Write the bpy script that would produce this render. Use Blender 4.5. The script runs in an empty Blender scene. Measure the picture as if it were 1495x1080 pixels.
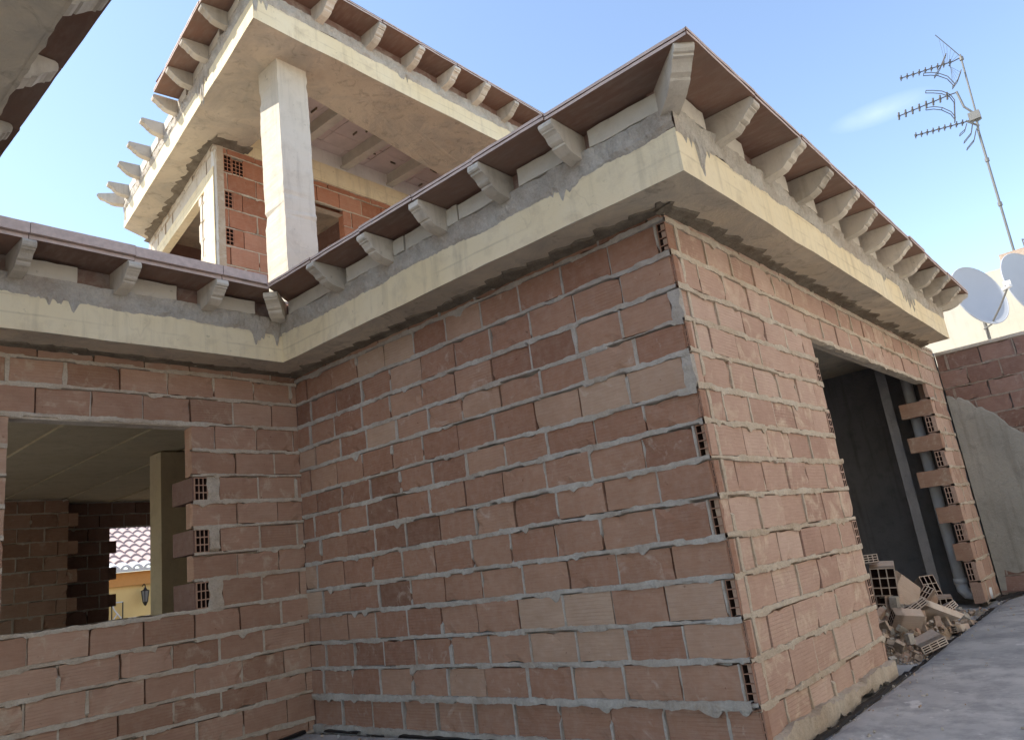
import bpy, math, random
from mathutils import Vector, Matrix, noise, Euler

S = bpy.context.scene
COL = S.collection
rnd = random.Random(7)
V = Vector
X, Y, Z = V((1, 0, 0)), V((0, 1, 0)), V((0, 0, 1))


def nz(a, b=0.0, c=0.0):
    return noise.noise(V((a, b, c)))


# ------------------------------------------------------------------ materials
class NT:
    def __init__(s, name):
        s.m = bpy.data.materials.new(name)
        s.m.use_nodes = True
        s.t = s.m.node_tree
        s.t.nodes.clear()
        s.out = s.t.nodes.new('ShaderNodeOutputMaterial')
        s.p = s.t.nodes.new('ShaderNodeBsdfPrincipled')
        s.t.links.new(s.p.outputs[0], s.out.inputs[0])
        s.tc = s.t.nodes.new('ShaderNodeTexCoord').outputs['Object']

    def lk(s, v, sock):
        if isinstance(v, bpy.types.NodeSocket):
            s.t.links.new(v, sock)
        elif isinstance(v, (tuple, list)) and len(v) == 3 and sock.type == 'RGBA':
            sock.default_value = (*v, 1)
        else:
            sock.default_value = v

    def noise(s, scale, detail=4, rough=.55, vec=None, dist=0.0, out=0):
        n = s.t.nodes.new('ShaderNodeTexNoise')
        n.inputs['Scale'].default_value = scale
        n.inputs['Detail'].default_value = detail
        n.inputs['Roughness'].default_value = rough
        n.inputs['Distortion'].default_value = dist
        s.t.links.new(vec or s.tc, n.inputs['Vector'])
        return n.outputs[out]

    def map(s, scale=(1, 1, 1), rot=(0, 0, 0), loc=(0, 0, 0), vec=None):
        n = s.t.nodes.new('ShaderNodeMapping')
        n.inputs['Scale'].default_value = scale
        n.inputs['Rotation'].default_value = rot
        n.inputs['Location'].default_value = loc
        s.t.links.new(vec or s.tc, n.inputs['Vector'])
        return n.outputs[0]

    def wave(s, scale, dist=1.0, dscale=1.0, direction='Z', vec=None, detail=2):
        n = s.t.nodes.new('ShaderNodeTexWave')
        n.bands_direction = direction
        n.inputs['Scale'].default_value = scale
        n.inputs['Distortion'].default_value = dist
        n.inputs['Detail'].default_value = detail
        n.inputs['Detail Scale'].default_value = dscale
        s.t.links.new(vec or s.tc, n.inputs['Vector'])
        return n.outputs['Fac']

    def ramp(s, fac, stops):
        n = s.t.nodes.new('ShaderNodeValToRGB')
        e = n.color_ramp.elements
        while len(e) < len(stops):
            e.new(.5)
        for i, (p, c) in enumerate(stops):
            e[i].position = p
            e[i].color = (*c, 1) if isinstance(c, (tuple, list)) else (c, c, c, 1)
        s.lk(fac, n.inputs[0])
        return n.outputs[0]

    def mix(s, fac, a, b, mode='MIX'):
        n = s.t.nodes.new('ShaderNodeMix')
        n.data_type = 'RGBA'
        n.blend_type = mode
        s.lk(fac, n.inputs[0])
        s.lk(a, n.inputs[6])
        s.lk(b, n.inputs[7])
        return n.outputs[2]

    def math(s, op, a, b=0.0):
        n = s.t.nodes.new('ShaderNodeMath')
        n.operation = op
        s.lk(a, n.inputs[0])
        s.lk(b, n.inputs[1])
        return n.outputs[0]

    def attr(s, name):
        n = s.t.nodes.new('ShaderNodeAttribute')
        n.attribute_name = name
        sp = s.t.nodes.new('ShaderNodeSeparateColor')
        s.t.links.new(n.outputs['Color'], sp.inputs[0])
        return sp.outputs

    def bump(s, h, strength=.4, dist=.01, normal=None):
        n = s.t.nodes.new('ShaderNodeBump')
        n.inputs['Strength'].default_value = strength
        n.inputs['Distance'].default_value = dist
        s.t.links.new(h, n.inputs['Height'])
        if normal is not None:
            s.t.links.new(normal, n.inputs['Normal'])
        return n.outputs[0]

    def fin(s, color, rough=.9, normal=None, metal=0.0, spec=.25):
        s.lk(color, s.p.inputs['Base Color'])
        s.lk(rough, s.p.inputs['Roughness'])
        s.p.inputs['Metallic'].default_value = metal
        s.p.inputs['Specular IOR Level'].default_value = spec
        if normal is not None:
            s.t.links.new(normal, s.p.inputs['Normal'])
        return s.m


def brick_mat(name, stops, smear_col, smear_bias=0.0):
    n = NT(name)
    a = n.attr('bc')
    base = n.ramp(a[0], stops)
    # fired clay blotches, dust and darker burnt patches
    big = n.noise(3.2, 5, .6)
    base = n.mix(n.ramp(big, [(.38, .0), (.75, .5)]), base, n.mix(1.0, base, (.72, .66, .62), 'MULTIPLY'))
    mid = n.noise(17, 6, .65)
    base = n.mix(n.ramp(mid, [(.42, 0.0), (.75, .38)]), base, n.mix(.5, base, smear_col))
    streak = n.noise(1.0, 4, .6, vec=n.map((9, 9, 120)))
    base = n.mix(n.ramp(streak, [(.4, 0.0), (.75, .4)]), base, n.mix(1.0, base, (.68, .62, .6), 'MULTIPLY'))
    # dry mortar smeared over the brick face
    sm = n.noise(7.5, 7, .68, dist=.6)
    thr = n.math('ADD', n.math('ADD', sm, smear_bias), n.math('MULTIPLY', a[1], .5))
    base = n.mix(n.ramp(thr, [(.66, 0.0), (.86, .85)]), base, smear_col)
    # scored grooves left by the extruder, stronger on some bricks than on others
    w = n.wave(15.5, 1.2, 2.0, 'Z')
    gm = n.math('MULTIPLY', n.ramp(a[2], [(.35, .15), (.9, 1.0)]), n.ramp(n.noise(5, 3, .5), [(.35, .2), (.65, 1.0)]))
    gr = n.math('MULTIPLY', n.ramp(w, [(.0, 1.0), (.22, 0.0)]), gm)
    base = n.mix(n.math('MULTIPLY', gr, .28), base, n.mix(1.0, base, (.45, .40, .38), 'MULTIPLY'))
    chip = n.noise(26, 3, .6)
    base = n.mix(n.ramp(chip, [(.25, .8), (.31, 0.0)]), base, n.mix(1.0, base, (.5, .42, .38), 'MULTIPLY'))
    f = n.noise(60, 6, .7)
    h = n.math('ADD', n.math('MULTIPLY', n.math('SUBTRACT', 0.0, gr), .35), n.math('MULTIPLY', f, .9))
    return n.fin(base, .92, n.bump(h, .55, .005), spec=.15)


def mortar_mat(name, c1, c2, scale=11):
    n = NT(name)
    a = n.noise(scale, 7, .7)
    b = n.noise(70, 5, .7)
    c = n.mix(n.ramp(a, [(.3, 0.0), (.7, 1.0)]), c1, c2)
    c = n.mix(n.ramp(b, [(.35, .35), (.6, 0.0)]), c, n.mix(1.0, c, (.6, .6, .6), 'MULTIPLY'))
    k = n.noise(2.6, 5, .65)
    c = n.mix(n.ramp(k, [(.40, 0.0), (.66, .55)]), c, n.mix(1.0, c, (.72, .60, .50), 'MULTIPLY'))
    h = n.math('ADD', n.math('MULTIPLY', a, .8), b)
    return n.fin(c, .95, n.bump(h, .8, .012), spec=.1)


def concrete_mat(name, c1, c2, c3, stain=.5, streaks=True, bump=.4):
    n = NT(name)
    a = n.noise(1.6, 6, .62)
    b = n.noise(6.5, 7, .66, dist=.4)
    c = n.mix(n.ramp(a, [(.3, 0.0), (.7, 1.0)]), c1, c2)
    c = n.mix(n.ramp(b, [(.5, 0.0), (.78, stain)]), c, c3)
    if streaks:
        s = n.noise(1.0, 4, .6, vec=n.map((14, 14, 1.1)))
        c = n.mix(n.ramp(s, [(.52, 0.0), (.75, stain * .8)]), c, n.mix(1.0, c, (.62, .6, .58), 'MULTIPLY'))
    bd = n.ramp(n.wave(2.55, .5, 1.2, 'Z'), [(.0, .4 if name == 'fascia' else 0.0), (.05, 0.0)])
    bd = n.math('MULTIPLY', bd, n.ramp(n.noise(2.2, 3, .5, vec=n.map((1, 1, 3))), [(.42, 0.0), (.6, 1.0)]))
    c = n.mix(bd, c, n.mix(1.0, c, (.6, .57, .52), 'MULTIPLY'))
    f = n.noise(45, 6, .7)
    pits = n.noise(22, 2, .5)
    c = n.mix(n.ramp(pits, [(.22, .5), (.3, 0.0)]), c, n.mix(1.0, c, (.5, .48, .44), 'MULTIPLY'))
    ck = n.noise(1.3, 4, .55, vec=n.map((1, 1, .5), loc=(7, 3, 2)), dist=.3)
    ckl = n.ramp(n.math('ABSOLUTE', n.math('SUBTRACT', ck, .5)), [(.0, .16), (.0024, 0.0)])
    ckl = n.math('MULTIPLY', ckl, n.ramp(n.noise(.9, 2, .5, vec=n.map((1, 1, 1), loc=(2, 8, 4))), [(.52, 0.0), (.6, 1.0)]))
    c = n.mix(ckl, c, n.mix(1.0, c, (.42, .38, .33), 'MULTIPLY'))
    h = n.math('SUBTRACT', n.math('ADD', n.math('MULTIPLY', b, 1.0), n.math('MULTIPLY', f, .6)), n.math('MULTIPLY', ckl, .5))
    return n.fin(c, .9, n.bump(h, bump, .012), spec=.2)


M = {}
M['brick_main'] = brick_mat('brick_main', [(0, (.20, .108, .075)), (.3, (.34, .188, .130)), (.75, (.43, .268, .190)), (1, (.50, .37, .28))], (.58, .50, .43), -.01)
M['brick_left'] = brick_mat('brick_left', [(0, (.34, .20, .135)), (.5, (.475, .295, .21)), (1, (.56, .385, .285))], (.60, .50, .38), -.01)
M['brick_door'] = brick_mat('brick_door', [(0, (.43, .275, .215)), (.5, (.53, .365, .285)), (1, (.61, .45, .365))], (.66, .53, .40), .0)
M['brick_loft'] = brick_mat('brick_loft', [(0, (.38, .16, .095)), (.5, (.47, .205, .125)), (1, (.53, .265, .175))], (.60, .45, .33), -.10)
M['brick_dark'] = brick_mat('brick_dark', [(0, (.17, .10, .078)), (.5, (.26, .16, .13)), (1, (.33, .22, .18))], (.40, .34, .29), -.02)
M['brick_dusty'] = brick_mat('brick_dusty', [(0, (.42, .27, .19)), (.5, (.53, .38, .285)), (1, (.62, .50, .41))], (.62, .54, .45), .06)
M['brick_cream'] = brick_mat('brick_cream', [(0, (.50, .38, .27)), (.5, (.58, .46, .35)), (1, (.64, .55, .44))], (.66, .60, .50), .10)
M['mortar_grey'] = mortar_mat('mortar_grey', (.43, .405, .37), (.60, .575, .535))
M['mortar_beige'] = mortar_mat('mortar_beige', (.54, .465, .365), (.72, .63, .51))
M['mortar_left'] = mortar_mat('mortar_left', (.54, .475, .385), (.72, .645, .545))
M['cement'] = mortar_mat('cement', (.44, .405, .345), (.66, .615, .54), 9)
M['cement_rough'] = mortar_mat('cement_rough', (.15, .125, .095), (.30, .26, .20), 8)
M['fascia'] = concrete_mat('fascia', (.84, .70, .44), (.88, .77, .54), (.58, .47, .31), .6)
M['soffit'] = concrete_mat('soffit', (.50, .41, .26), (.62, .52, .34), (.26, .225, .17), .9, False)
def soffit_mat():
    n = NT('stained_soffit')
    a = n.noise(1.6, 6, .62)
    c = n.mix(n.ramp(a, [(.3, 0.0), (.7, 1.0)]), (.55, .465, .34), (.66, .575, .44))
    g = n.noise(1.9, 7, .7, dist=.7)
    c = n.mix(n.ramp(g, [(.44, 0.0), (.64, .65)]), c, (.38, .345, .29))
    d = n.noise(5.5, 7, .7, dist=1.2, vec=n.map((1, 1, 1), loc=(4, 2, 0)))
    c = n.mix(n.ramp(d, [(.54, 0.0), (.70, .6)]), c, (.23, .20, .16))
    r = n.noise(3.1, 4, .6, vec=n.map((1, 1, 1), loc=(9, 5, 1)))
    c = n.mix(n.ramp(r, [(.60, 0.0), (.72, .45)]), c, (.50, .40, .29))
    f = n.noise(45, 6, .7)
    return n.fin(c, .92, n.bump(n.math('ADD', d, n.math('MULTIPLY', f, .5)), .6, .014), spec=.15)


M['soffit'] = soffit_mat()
M['mortar_dull'] = mortar_mat('mortar_dull', (.27, .225, .19), (.40, .34, .29))
M['column'] = concrete_mat('column', (.64, .575, .465), (.71, .65, .54), (.48, .43, .34), .6)
M['precast'] = concrete_mat('precast', (.62, .55, .45), (.72, .655, .555), (.40, .34, .27), .7)
t_ = M['precast'].node_tree
oi = t_.nodes.new('ShaderNodeObjectInfo')
mr = t_.nodes.new('ShaderNodeMapRange')
mr.inputs['To Min'].default_value = .72
mr.inputs['To Max'].default_value = 1.08
t_.links.new(oi.outputs['Random'], mr.inputs[0])
hs_ = t_.nodes.new('ShaderNodeHueSaturation')
t_.links.new(mr.outputs[0], hs_.inputs['Value'])
pb = [q for q in t_.nodes if q.type == 'BSDF_PRINCIPLED'][0]
src = pb.inputs['Base Color'].links[0].from_socket
t_.links.new(src, hs_.inputs['Color'])
t_.links.new(hs_.outputs[0], pb.inputs['Base Color'])
M['block'] = concrete_mat('block', (.58, .53, .44), (.70, .645, .55), (.44, .39, .32), .5, False)
M['white_band'] = concrete_mat('white_band', (.72, .70, .66), (.80, .78, .74), (.54, .51, .47), .4)
M['interior'] = concrete_mat('interior', (.52, .43, .28), (.60, .51, .35), (.36, .30, .21), .6, False)
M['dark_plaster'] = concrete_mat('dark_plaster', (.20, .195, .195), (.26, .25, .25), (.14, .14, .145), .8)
M['plaster'] = concrete_mat('plaster', (.26, .255, .225), (.38, .365, .32), (.18, .175, .155), .8, True, .7)


def board_mat():
    n = NT('eave_board')
    a = n.attr('bc')
    c = n.ramp(a[0], [(0, (.20, .11, .078)), (1, (.30, .17, .12))])
    s = n.noise(2.4, 6, .65)
    c = n.mix(n.ramp(s, [(.35, .0), (.72, .7)]), c, (.20, .155, .125))
    s2 = n.noise(1.0, 5, .6, vec=n.map((26, 7, 7)))
    c = n.mix(n.ramp(s2, [(.45, 0.0), (.72, .55)]), c, (.30, .225, .18))
    f = n.noise(50, 5, .6)
    return n.fin(c, .85, n.bump(f, .3, .004), spec=.2)


M['board'] = board_mat()


def simple(name, c, rough=.6, metal=0.0, var=.25, scale=8, bump=.15, spec=.3):
    n = NT(name)
    a = n.noise(scale, 5, .6)
    cc = n.mix(n.ramp(a, [(.3, 0.0), (.75, var)]), c, n.mix(1.0, c, (.5, .5, .5), 'MULTIPLY'))
    return n.fin(cc, rough, n.bump(a, bump, .004), metal, spec)


M['tile_edge'] = simple('tile_edge', (.66, .52, .455), .8, var=.6, scale=20)
M['roof_tile'] = simple('roof_tile', (.40, .20, .14), .85, var=.5)
M['bardo'] = simple('ceiling_plank', (.68, .585, .56), .9, var=.35, scale=6)
M['joist'] = simple('joist', (.62, .58, .50), .9, var=.4)
M['hole'] = simple('brick_cell', (.06, .03, .022), .95)  # clay coloured near black to stand for the shade inside the cells
M['pipe'] = simple('grey_pvc', (.76, .77, .77), .5, var=.45, scale=5)
M['white_wall'] = concrete_mat('white_wall', (.52, .485, .39), (.56, .525, .43), (.45, .42, .34), .3)
M['bounce_front'] = concrete_mat('bounce_front', (.76, .70, .60), (.80, .74, .64), (.68, .62, .52), .3)  # for the added wall that reflects sunlight
M['dish'] = simple('dish_paint', (.44, .46, .49), .5, var=.12, scale=3, bump=.02)
M['galv'] = simple('galvanised', (.20, .195, .18), .6, .3, var=.5, scale=30)
M['antenna_dark'] = simple('antenna_dark', (.09, .085, .08), .6, .2)
M['black'] = simple('bitumen', (.012, .012, .014), .55, var=.3)
M['yellow_wall'] = simple('yellow_render', (.80, .58, .24), .9, var=.15, scale=2)
M['orange_band'] = simple('orange_band', (.66, .32, .10), .9, var=.2)
M['pale_tile'] = simple('pale_tile', (.52, .40, .36), .9, var=.5, scale=3)
M['tile_white'] = simple('tile_mortar', (.75, .73, .70), .9)
M['lamp_iron'] = simple('lamp_iron', (.015, .015, .015), .5)
M['lamp_glass'] = simple('lamp_glass', (.20, .20, .19), .2)
M['grille'] = simple('white_grille', (.7, .7, .68), .5)
M['earth'] = simple('earth', (.26, .21, .16), .95, var=.5, scale=.4)
M['rubble'] = mortar_mat('rubble', (.48, .36, .27), (.60, .50, .40), 14)


def floor_mat():
    n = NT('screed')
    a = n.noise(1.4, 8, .66)
    b = n.noise(2.6, 9, .74)
    c = n.mix(n.ramp(a, [(.36, 0.0), (.62, 1.0)]), (.36, .36, .36), (.52, .515, .50))
    c = n.mix(n.ramp(b, [(.47, 0.0), (.60, .75)]), c, (.26, .262, .268))
    sp = n.noise(3.1, 5, .6, vec=n.map((1, 1.4, 1), loc=(3, 1, 0)))
    c = n.mix(n.ramp(sp, [(.63, 0.0), (.67, .9)]), c, (.62, .61, .59))
    sp2 = n.noise(14, 3, .5)
    c = n.mix(n.ramp(sp2, [(.70, 0.0), (.74, .8)]), c, (.60, .59, .57))
    f = n.noise(60, 5, .7)
    return n.fin(c, n.ramp(b, [(.3, .9), (.7, .78)]), n.bump(n.math('ADD', f, b), .35, .006), spec=.3)


M['screed'] = floor_mat()


# ------------------------------------------------------------------ mesh helper
class MB:
    def __init__(s):
        s.v, s.f, s.mi, s.c = [], [], [], []
        s.mats = []
        s.cur = (0.5, 0.0, 0.0)
        s.curm = 0

    def m(s, mat):
        if mat not in s.mats:
            s.mats.append(mat)
        s.curm = s.mats.index(mat)
        return s

    def vert(s, p):
        s.v.append((p[0], p[1], p[2]))
        return len(s.v) - 1

    def face(s, idx):
        s.f.append(tuple(idx))
        s.mi.append(s.curm)
        s.c.append(s.cur)

    def poly(s, pts):
        s.face([s.vert(p) for p in pts])

    def grid(s, rows):
        """rows: list of equal-length lists of points"""
        ids = [[s.vert(p) for p in r] for r in rows]
        for i in range(len(ids) - 1):
            for j in range(len(ids[0]) - 1):
                s.face((ids[i][j], ids[i][j + 1], ids[i + 1][j + 1], ids[i + 1][j]))
        return ids

    def box(s, o, a, b, c, skip=()):
        """parallelepiped from corner o with edge vectors a, b, c"""
        o, a, b, c = V(o), V(a), V(b), V(c)
        p = [o, o + a, o + a + b, o + b, o + c, o + a + c, o + a + b + c, o + b + c]
        i = [s.vert(q) for q in p]
        fs = [(0, 3, 2, 1), (4, 5, 6, 7), (0, 1, 5, 4), (1, 2, 6, 5), (2, 3, 7, 6), (3, 0, 4, 7)]
        for k, f in enumerate(fs):
            if k not in skip:
                s.face([i[q] for q in f])

    def bx(s, x0, x1, y0, y1, z0, z1):
        s.box((x0, y0, z0), (x1 - x0, 0, 0), (0, y1 - y0, 0), (0, 0, z1 - z0))

    def prism(s, pts, z0, z1, step=None, jit=0.0, seed=0.0):
        """vertical prism from a plan polygon; outline subdivided and slightly uneven"""
        q = []
        n = len(pts)
        for i in range(n):
            a, b = V((*pts[i], 0)), V((*pts[(i + 1) % n], 0))
            L = (b - a).length
            k = max(1, int(L / step)) if step else 1
            for j in range(k):
                q.append(a.lerp(b, j / k))
        lo, hi = [], []
        for i, p in enumerate(q):
            d = jit * (nz(p.x * 2.1 + seed, p.y * 2.1, .3) + .7 * max(0, nz(p.x * 6 + seed, p.y * 6, .9))) if jit else 0
            e = jit * nz(p.x * 1.7 + seed, p.y * 1.7, 5.3) if jit else 0
            lo.append(s.vert((p.x + e, p.y + e, z0 + d)))
            hi.append(s.vert((p.x, p.y, z1)))
        m = len(q)
        for i in range(m):
            j = (i + 1) % m
            s.face((lo[i], lo[j], hi[j], hi[i]))
        return lo, hi

    def tube(s, pts, r, n=8, cap=True):
        pts = [V(p) for p in pts]
        rings = []
        up = None
        for i, p in enumerate(pts):
            t = (pts[min(i + 1, len(pts) - 1)] - pts[max(i - 1, 0)]).normalized()
            if up is None:
                up = t.orthogonal().normalized()
            up = (up - t * up.dot(t)).normalized()
            sd = t.cross(up)
            rr = r[i] if isinstance(r, (list, tuple)) else r
            rings.append([s.vert(p + (up * math.cos(2 * math.pi * k / n) + sd * math.sin(2 * math.pi * k / n)) * rr) for k in range(n)])
        for a, b in zip(rings, rings[1:]):
            for k in range(n):
                s.face((a[k], a[(k + 1) % n], b[(k + 1) % n], b[k]))
        if cap:
            s.face(rings[0][::-1])
            s.face(rings[-1])

    def build(s, name, mat=None, parent=None, loc=None, rot=None, smooth=False):
        me = bpy.data.meshes.new(name)
        me.from_pydata(s.v, [], s.f)
        mats = s.mats or [mat]
        for k in mats:
            me.materials.append(M[k])
        me.polygons.foreach_set('material_index', s.mi)
        at = me.color_attributes.new('bc', 'FLOAT_COLOR', 'CORNER')
        buf = []
        for f, c in zip(s.f, s.c):
            buf += [c[0], c[1], c[2], 1.0] * len(f)
        at.data.foreach_set('color', buf)
        if smooth:
            me.polygons.foreach_set('use_smooth', [True] * len(s.f))
        me.update()
        o = bpy.data.objects.new(name, me)
        COL.objects.link(o)
        if parent is not None:
            o.parent = parent
        if loc is not None:
            o.location = loc
        if rot is not None:
            o.rotation_euler = rot
        return o


def tag(o, label=None, cat=None, group=None, kind=None):
    if label:
        o['label'] = label
    if cat:
        o['category'] = cat
    if group:
        o['group'] = group
    if kind:
        o['kind'] = kind
    return o


def empty(name, loc, label, cat, group=None, rot=(0, 0, 0)):
    o = bpy.data.objects.new(name, None)
    COL.objects.link(o)
    o.location = loc
    o.rotation_euler = rot
    o.empty_display_size = .2
    return tag(o, label, cat, group)


# ------------------------------------------------------------------ bricks
def hollow_end(mb, o, u, w, n, W, H, nx=3, nzz=3, mat='brick_main', depth=.09, web=.009):
    """open cells in a brick end: o corner, u/w in-plane axes, n outward"""
    cw = (W - web * (nx + 1)) / nx
    ch = (H - web * (nzz + 1)) / nzz
    us = [0]
    for i in range(nx):
        us += [us[-1] + web, us[-1] + web + cw]
    us.append(us[-1] + web)
    ws = [0]
    for i in range(nzz):
        ws += [ws[-1] + web, ws[-1] + web + ch]
    ws.append(ws[-1] + web)
    o = V(o)
    P = lambda a, b, d=0.0: o + u * a + w * b - n * d
    mb.m(mat)
    for (p, q) in (((0, 0), (W, 0)), ((W, 0), (W, H)), ((W, H), (0, H)), ((0, H), (0, 0))):
        mb.poly([P(*p), P(*p, depth), P(*q, depth), P(*q)])
    for i in range(len(us) - 1):
        for j in range(len(ws) - 1):
            a, b, c, d = us[i], us[i + 1], ws[j], ws[j + 1]
            if i % 2 and j % 2:
                mb.m('hole')
                mb.poly([P(a, c, depth), P(b, c, depth), P(b, d, depth), P(a, d, depth)])
                for (p, q) in (((a, c), (b, c)), ((b, c), (b, d)), ((b, d), (a, d)), ((a, d), (a, c))):
                    mb.poly([P(*p), P(*q), P(*q, depth), P(*p, depth)])
            else:
                mb.m(mat)
                mb.poly([P(a, c), P(b, c), P(b, d), P(a, d)])


def brick(mb, O, U, N, u0, u1, z0, z1, n0, mat, tone, smear, depth=.036, rag=.0028):
    """one brick face with uneven arrises, standing n0 proud of the wall plane"""
    mb.m(mat)
    mb.cur = (tone, smear, rnd.random())
    nx = max(2, int((u1 - u0) / .055))
    ny = 3
    tl = rnd.uniform(-.003, .003)
    tz = rnd.uniform(-.003, .003)
    rows = []
    for j in range(ny + 1):
        r = []
        for i in range(nx + 1):
            a, b = i / nx, j / ny
            edge = (i in (0, nx)) or (j in (0, ny))
            du = rnd.uniform(-rag, rag) if edge else 0
            dz = rnd.uniform(-rag, rag) if edge else 0
            dn = n0 + tl * (a - .5) + tz * (b - .5) + (rnd.uniform(-.0022, .0003) if edge else rnd.uniform(-.0005, .0005))
            if edge and rnd.random() < .05:
                dn -= .010
                dz += (.009 if j == 0 else -.009 if j == ny else 0)
                du += (.008 if i == 0 else -.008 if i == nx else 0)
            r.append(O + U * (u0 + (u1 - u0) * a + du) + Z * (z0 + (z1 - z0) * b + dz) + N * dn)
        rows.append(r)
    ids = mb.grid(rows)
    loop = [ids[0][i] for i in range(nx + 1)] + [ids[j][nx] for j in range(1, ny + 1)] + \
           [ids[ny][i] for i in range(nx - 1, -1, -1)] + [ids[j][0] for j in range(ny - 1, 0, -1)]
    back = [mb.vert(V(mb.v[k]) - N * depth) for k in loop]
    L = len(loop)
    for k in range(L):
        mb.face((loop[k], back[k], back[(k + 1) % L], loop[(k + 1) % L]))


def solid(u0, u1, z, openings):
    iv = [(u0, u1)]
    for (a, b, c, d) in openings:
        if c < z < d:
            nv = []
            for (p, q) in iv:
                if b <= p or a >= q:
                    nv.append((p, q))
                else:
                    if a > p + .01:
                        nv.append((p, a))
                    if b < q - .01:
                        nv.append((b, q))
            iv = nv
    return iv


def union(a, b):
    iv = sorted(a + b)
    out = []
    for p, q in iv:
        if out and p <= out[-1][1] + .02:
            out[-1] = (out[-1][0], max(q, out[-1][1]))
        else:
            out.append((p, q))
    return out


def bed(mb, O, U, N, u0, u1, z, h, n0, mat, seed, drop=.3, amp=.006, step=.015):
    """mortar bed joint: wavy, squeezed out in places and missing in others"""
    mb.m(mat)
    k = max(2, int((u1 - u0) / step))
    rows = [[], [], [], [], []]
    for i in range(k + 1):
        u = u0 + (u1 - u0) * i / k
        a = nz(u * 5, seed, 1.1)
        b = nz(u * 19, seed, 2.2)
        g = nz(u * 2.3, seed, 7.7)
        hu = h * (1 + .35 * a + .40 * nz(u * 13, seed, 4.4) + .35 * nz(u * 37, seed, 5.4))
        hl = h * (1 + .40 * nz(u * 5, seed, 9.1) + .40 * nz(u * 15, seed, 6.4) + .35 * nz(u * 41, seed, 7.4))
        o = n0 + amp * a + amp * .6 * b
        ol = o
        if g > drop:
            ol = -.026
            hl *= .55
        if nz(u * 3.1, seed, 12.7) > .12:
            hl *= .35
        if nz(u * 2.7, seed, 15.1) > .30:
            hu *= .45
        lump = max(0, nz(u * 8, seed, 21.7) - .28)
        o += .020 * lump
        sag = max(0, nz(u * 11, seed, 23.1) - .42)
        hl += .11 * sag
        w = .004 * nz(u * 1.3, seed, 3.3)
        pts = [(-.037, -h), (ol, -hl), (max(o, ol) + .001, 0), (o, hu), (-.037, h)]
        for r, (nn, dz) in zip(rows, pts):
            r.append(O + U * u + Z * (z + dz + w) + N * nn)
    mb.cur = (.5, 0, rnd.random())
    mb.grid(rows)


def perp(mb, O, U, N, u, w, z0, z1, mat, kind, seed):
    if kind == 'open':
        return
    mb.m(mat)
    mb.cur = (.5, 0, rnd.random())
    k = 6
    n0 = {'full': .006, 'deep': -.010}[kind]
    rows = []
    for i in range(k + 1):
        z = z0 + (z1 - z0) * i / k
        o = n0 + .006 * nz(z * 20, seed, u * 3)
        if kind == 'full' and nz(z * 9, seed, u) > .42:
            o = -.025
        ww = w * (1 + .5 * nz(z * 16, seed + 4, u * 2))
        rows.append([O + U * (u - w) + Z * z - N * .036, O + U * (u - ww) + Z * z + N * o,
                     O + U * (u + ww * .8) + Z * z + N * o, O + U * (u + w) + Z * z - N * .036])
    mb.grid(rows)


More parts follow.
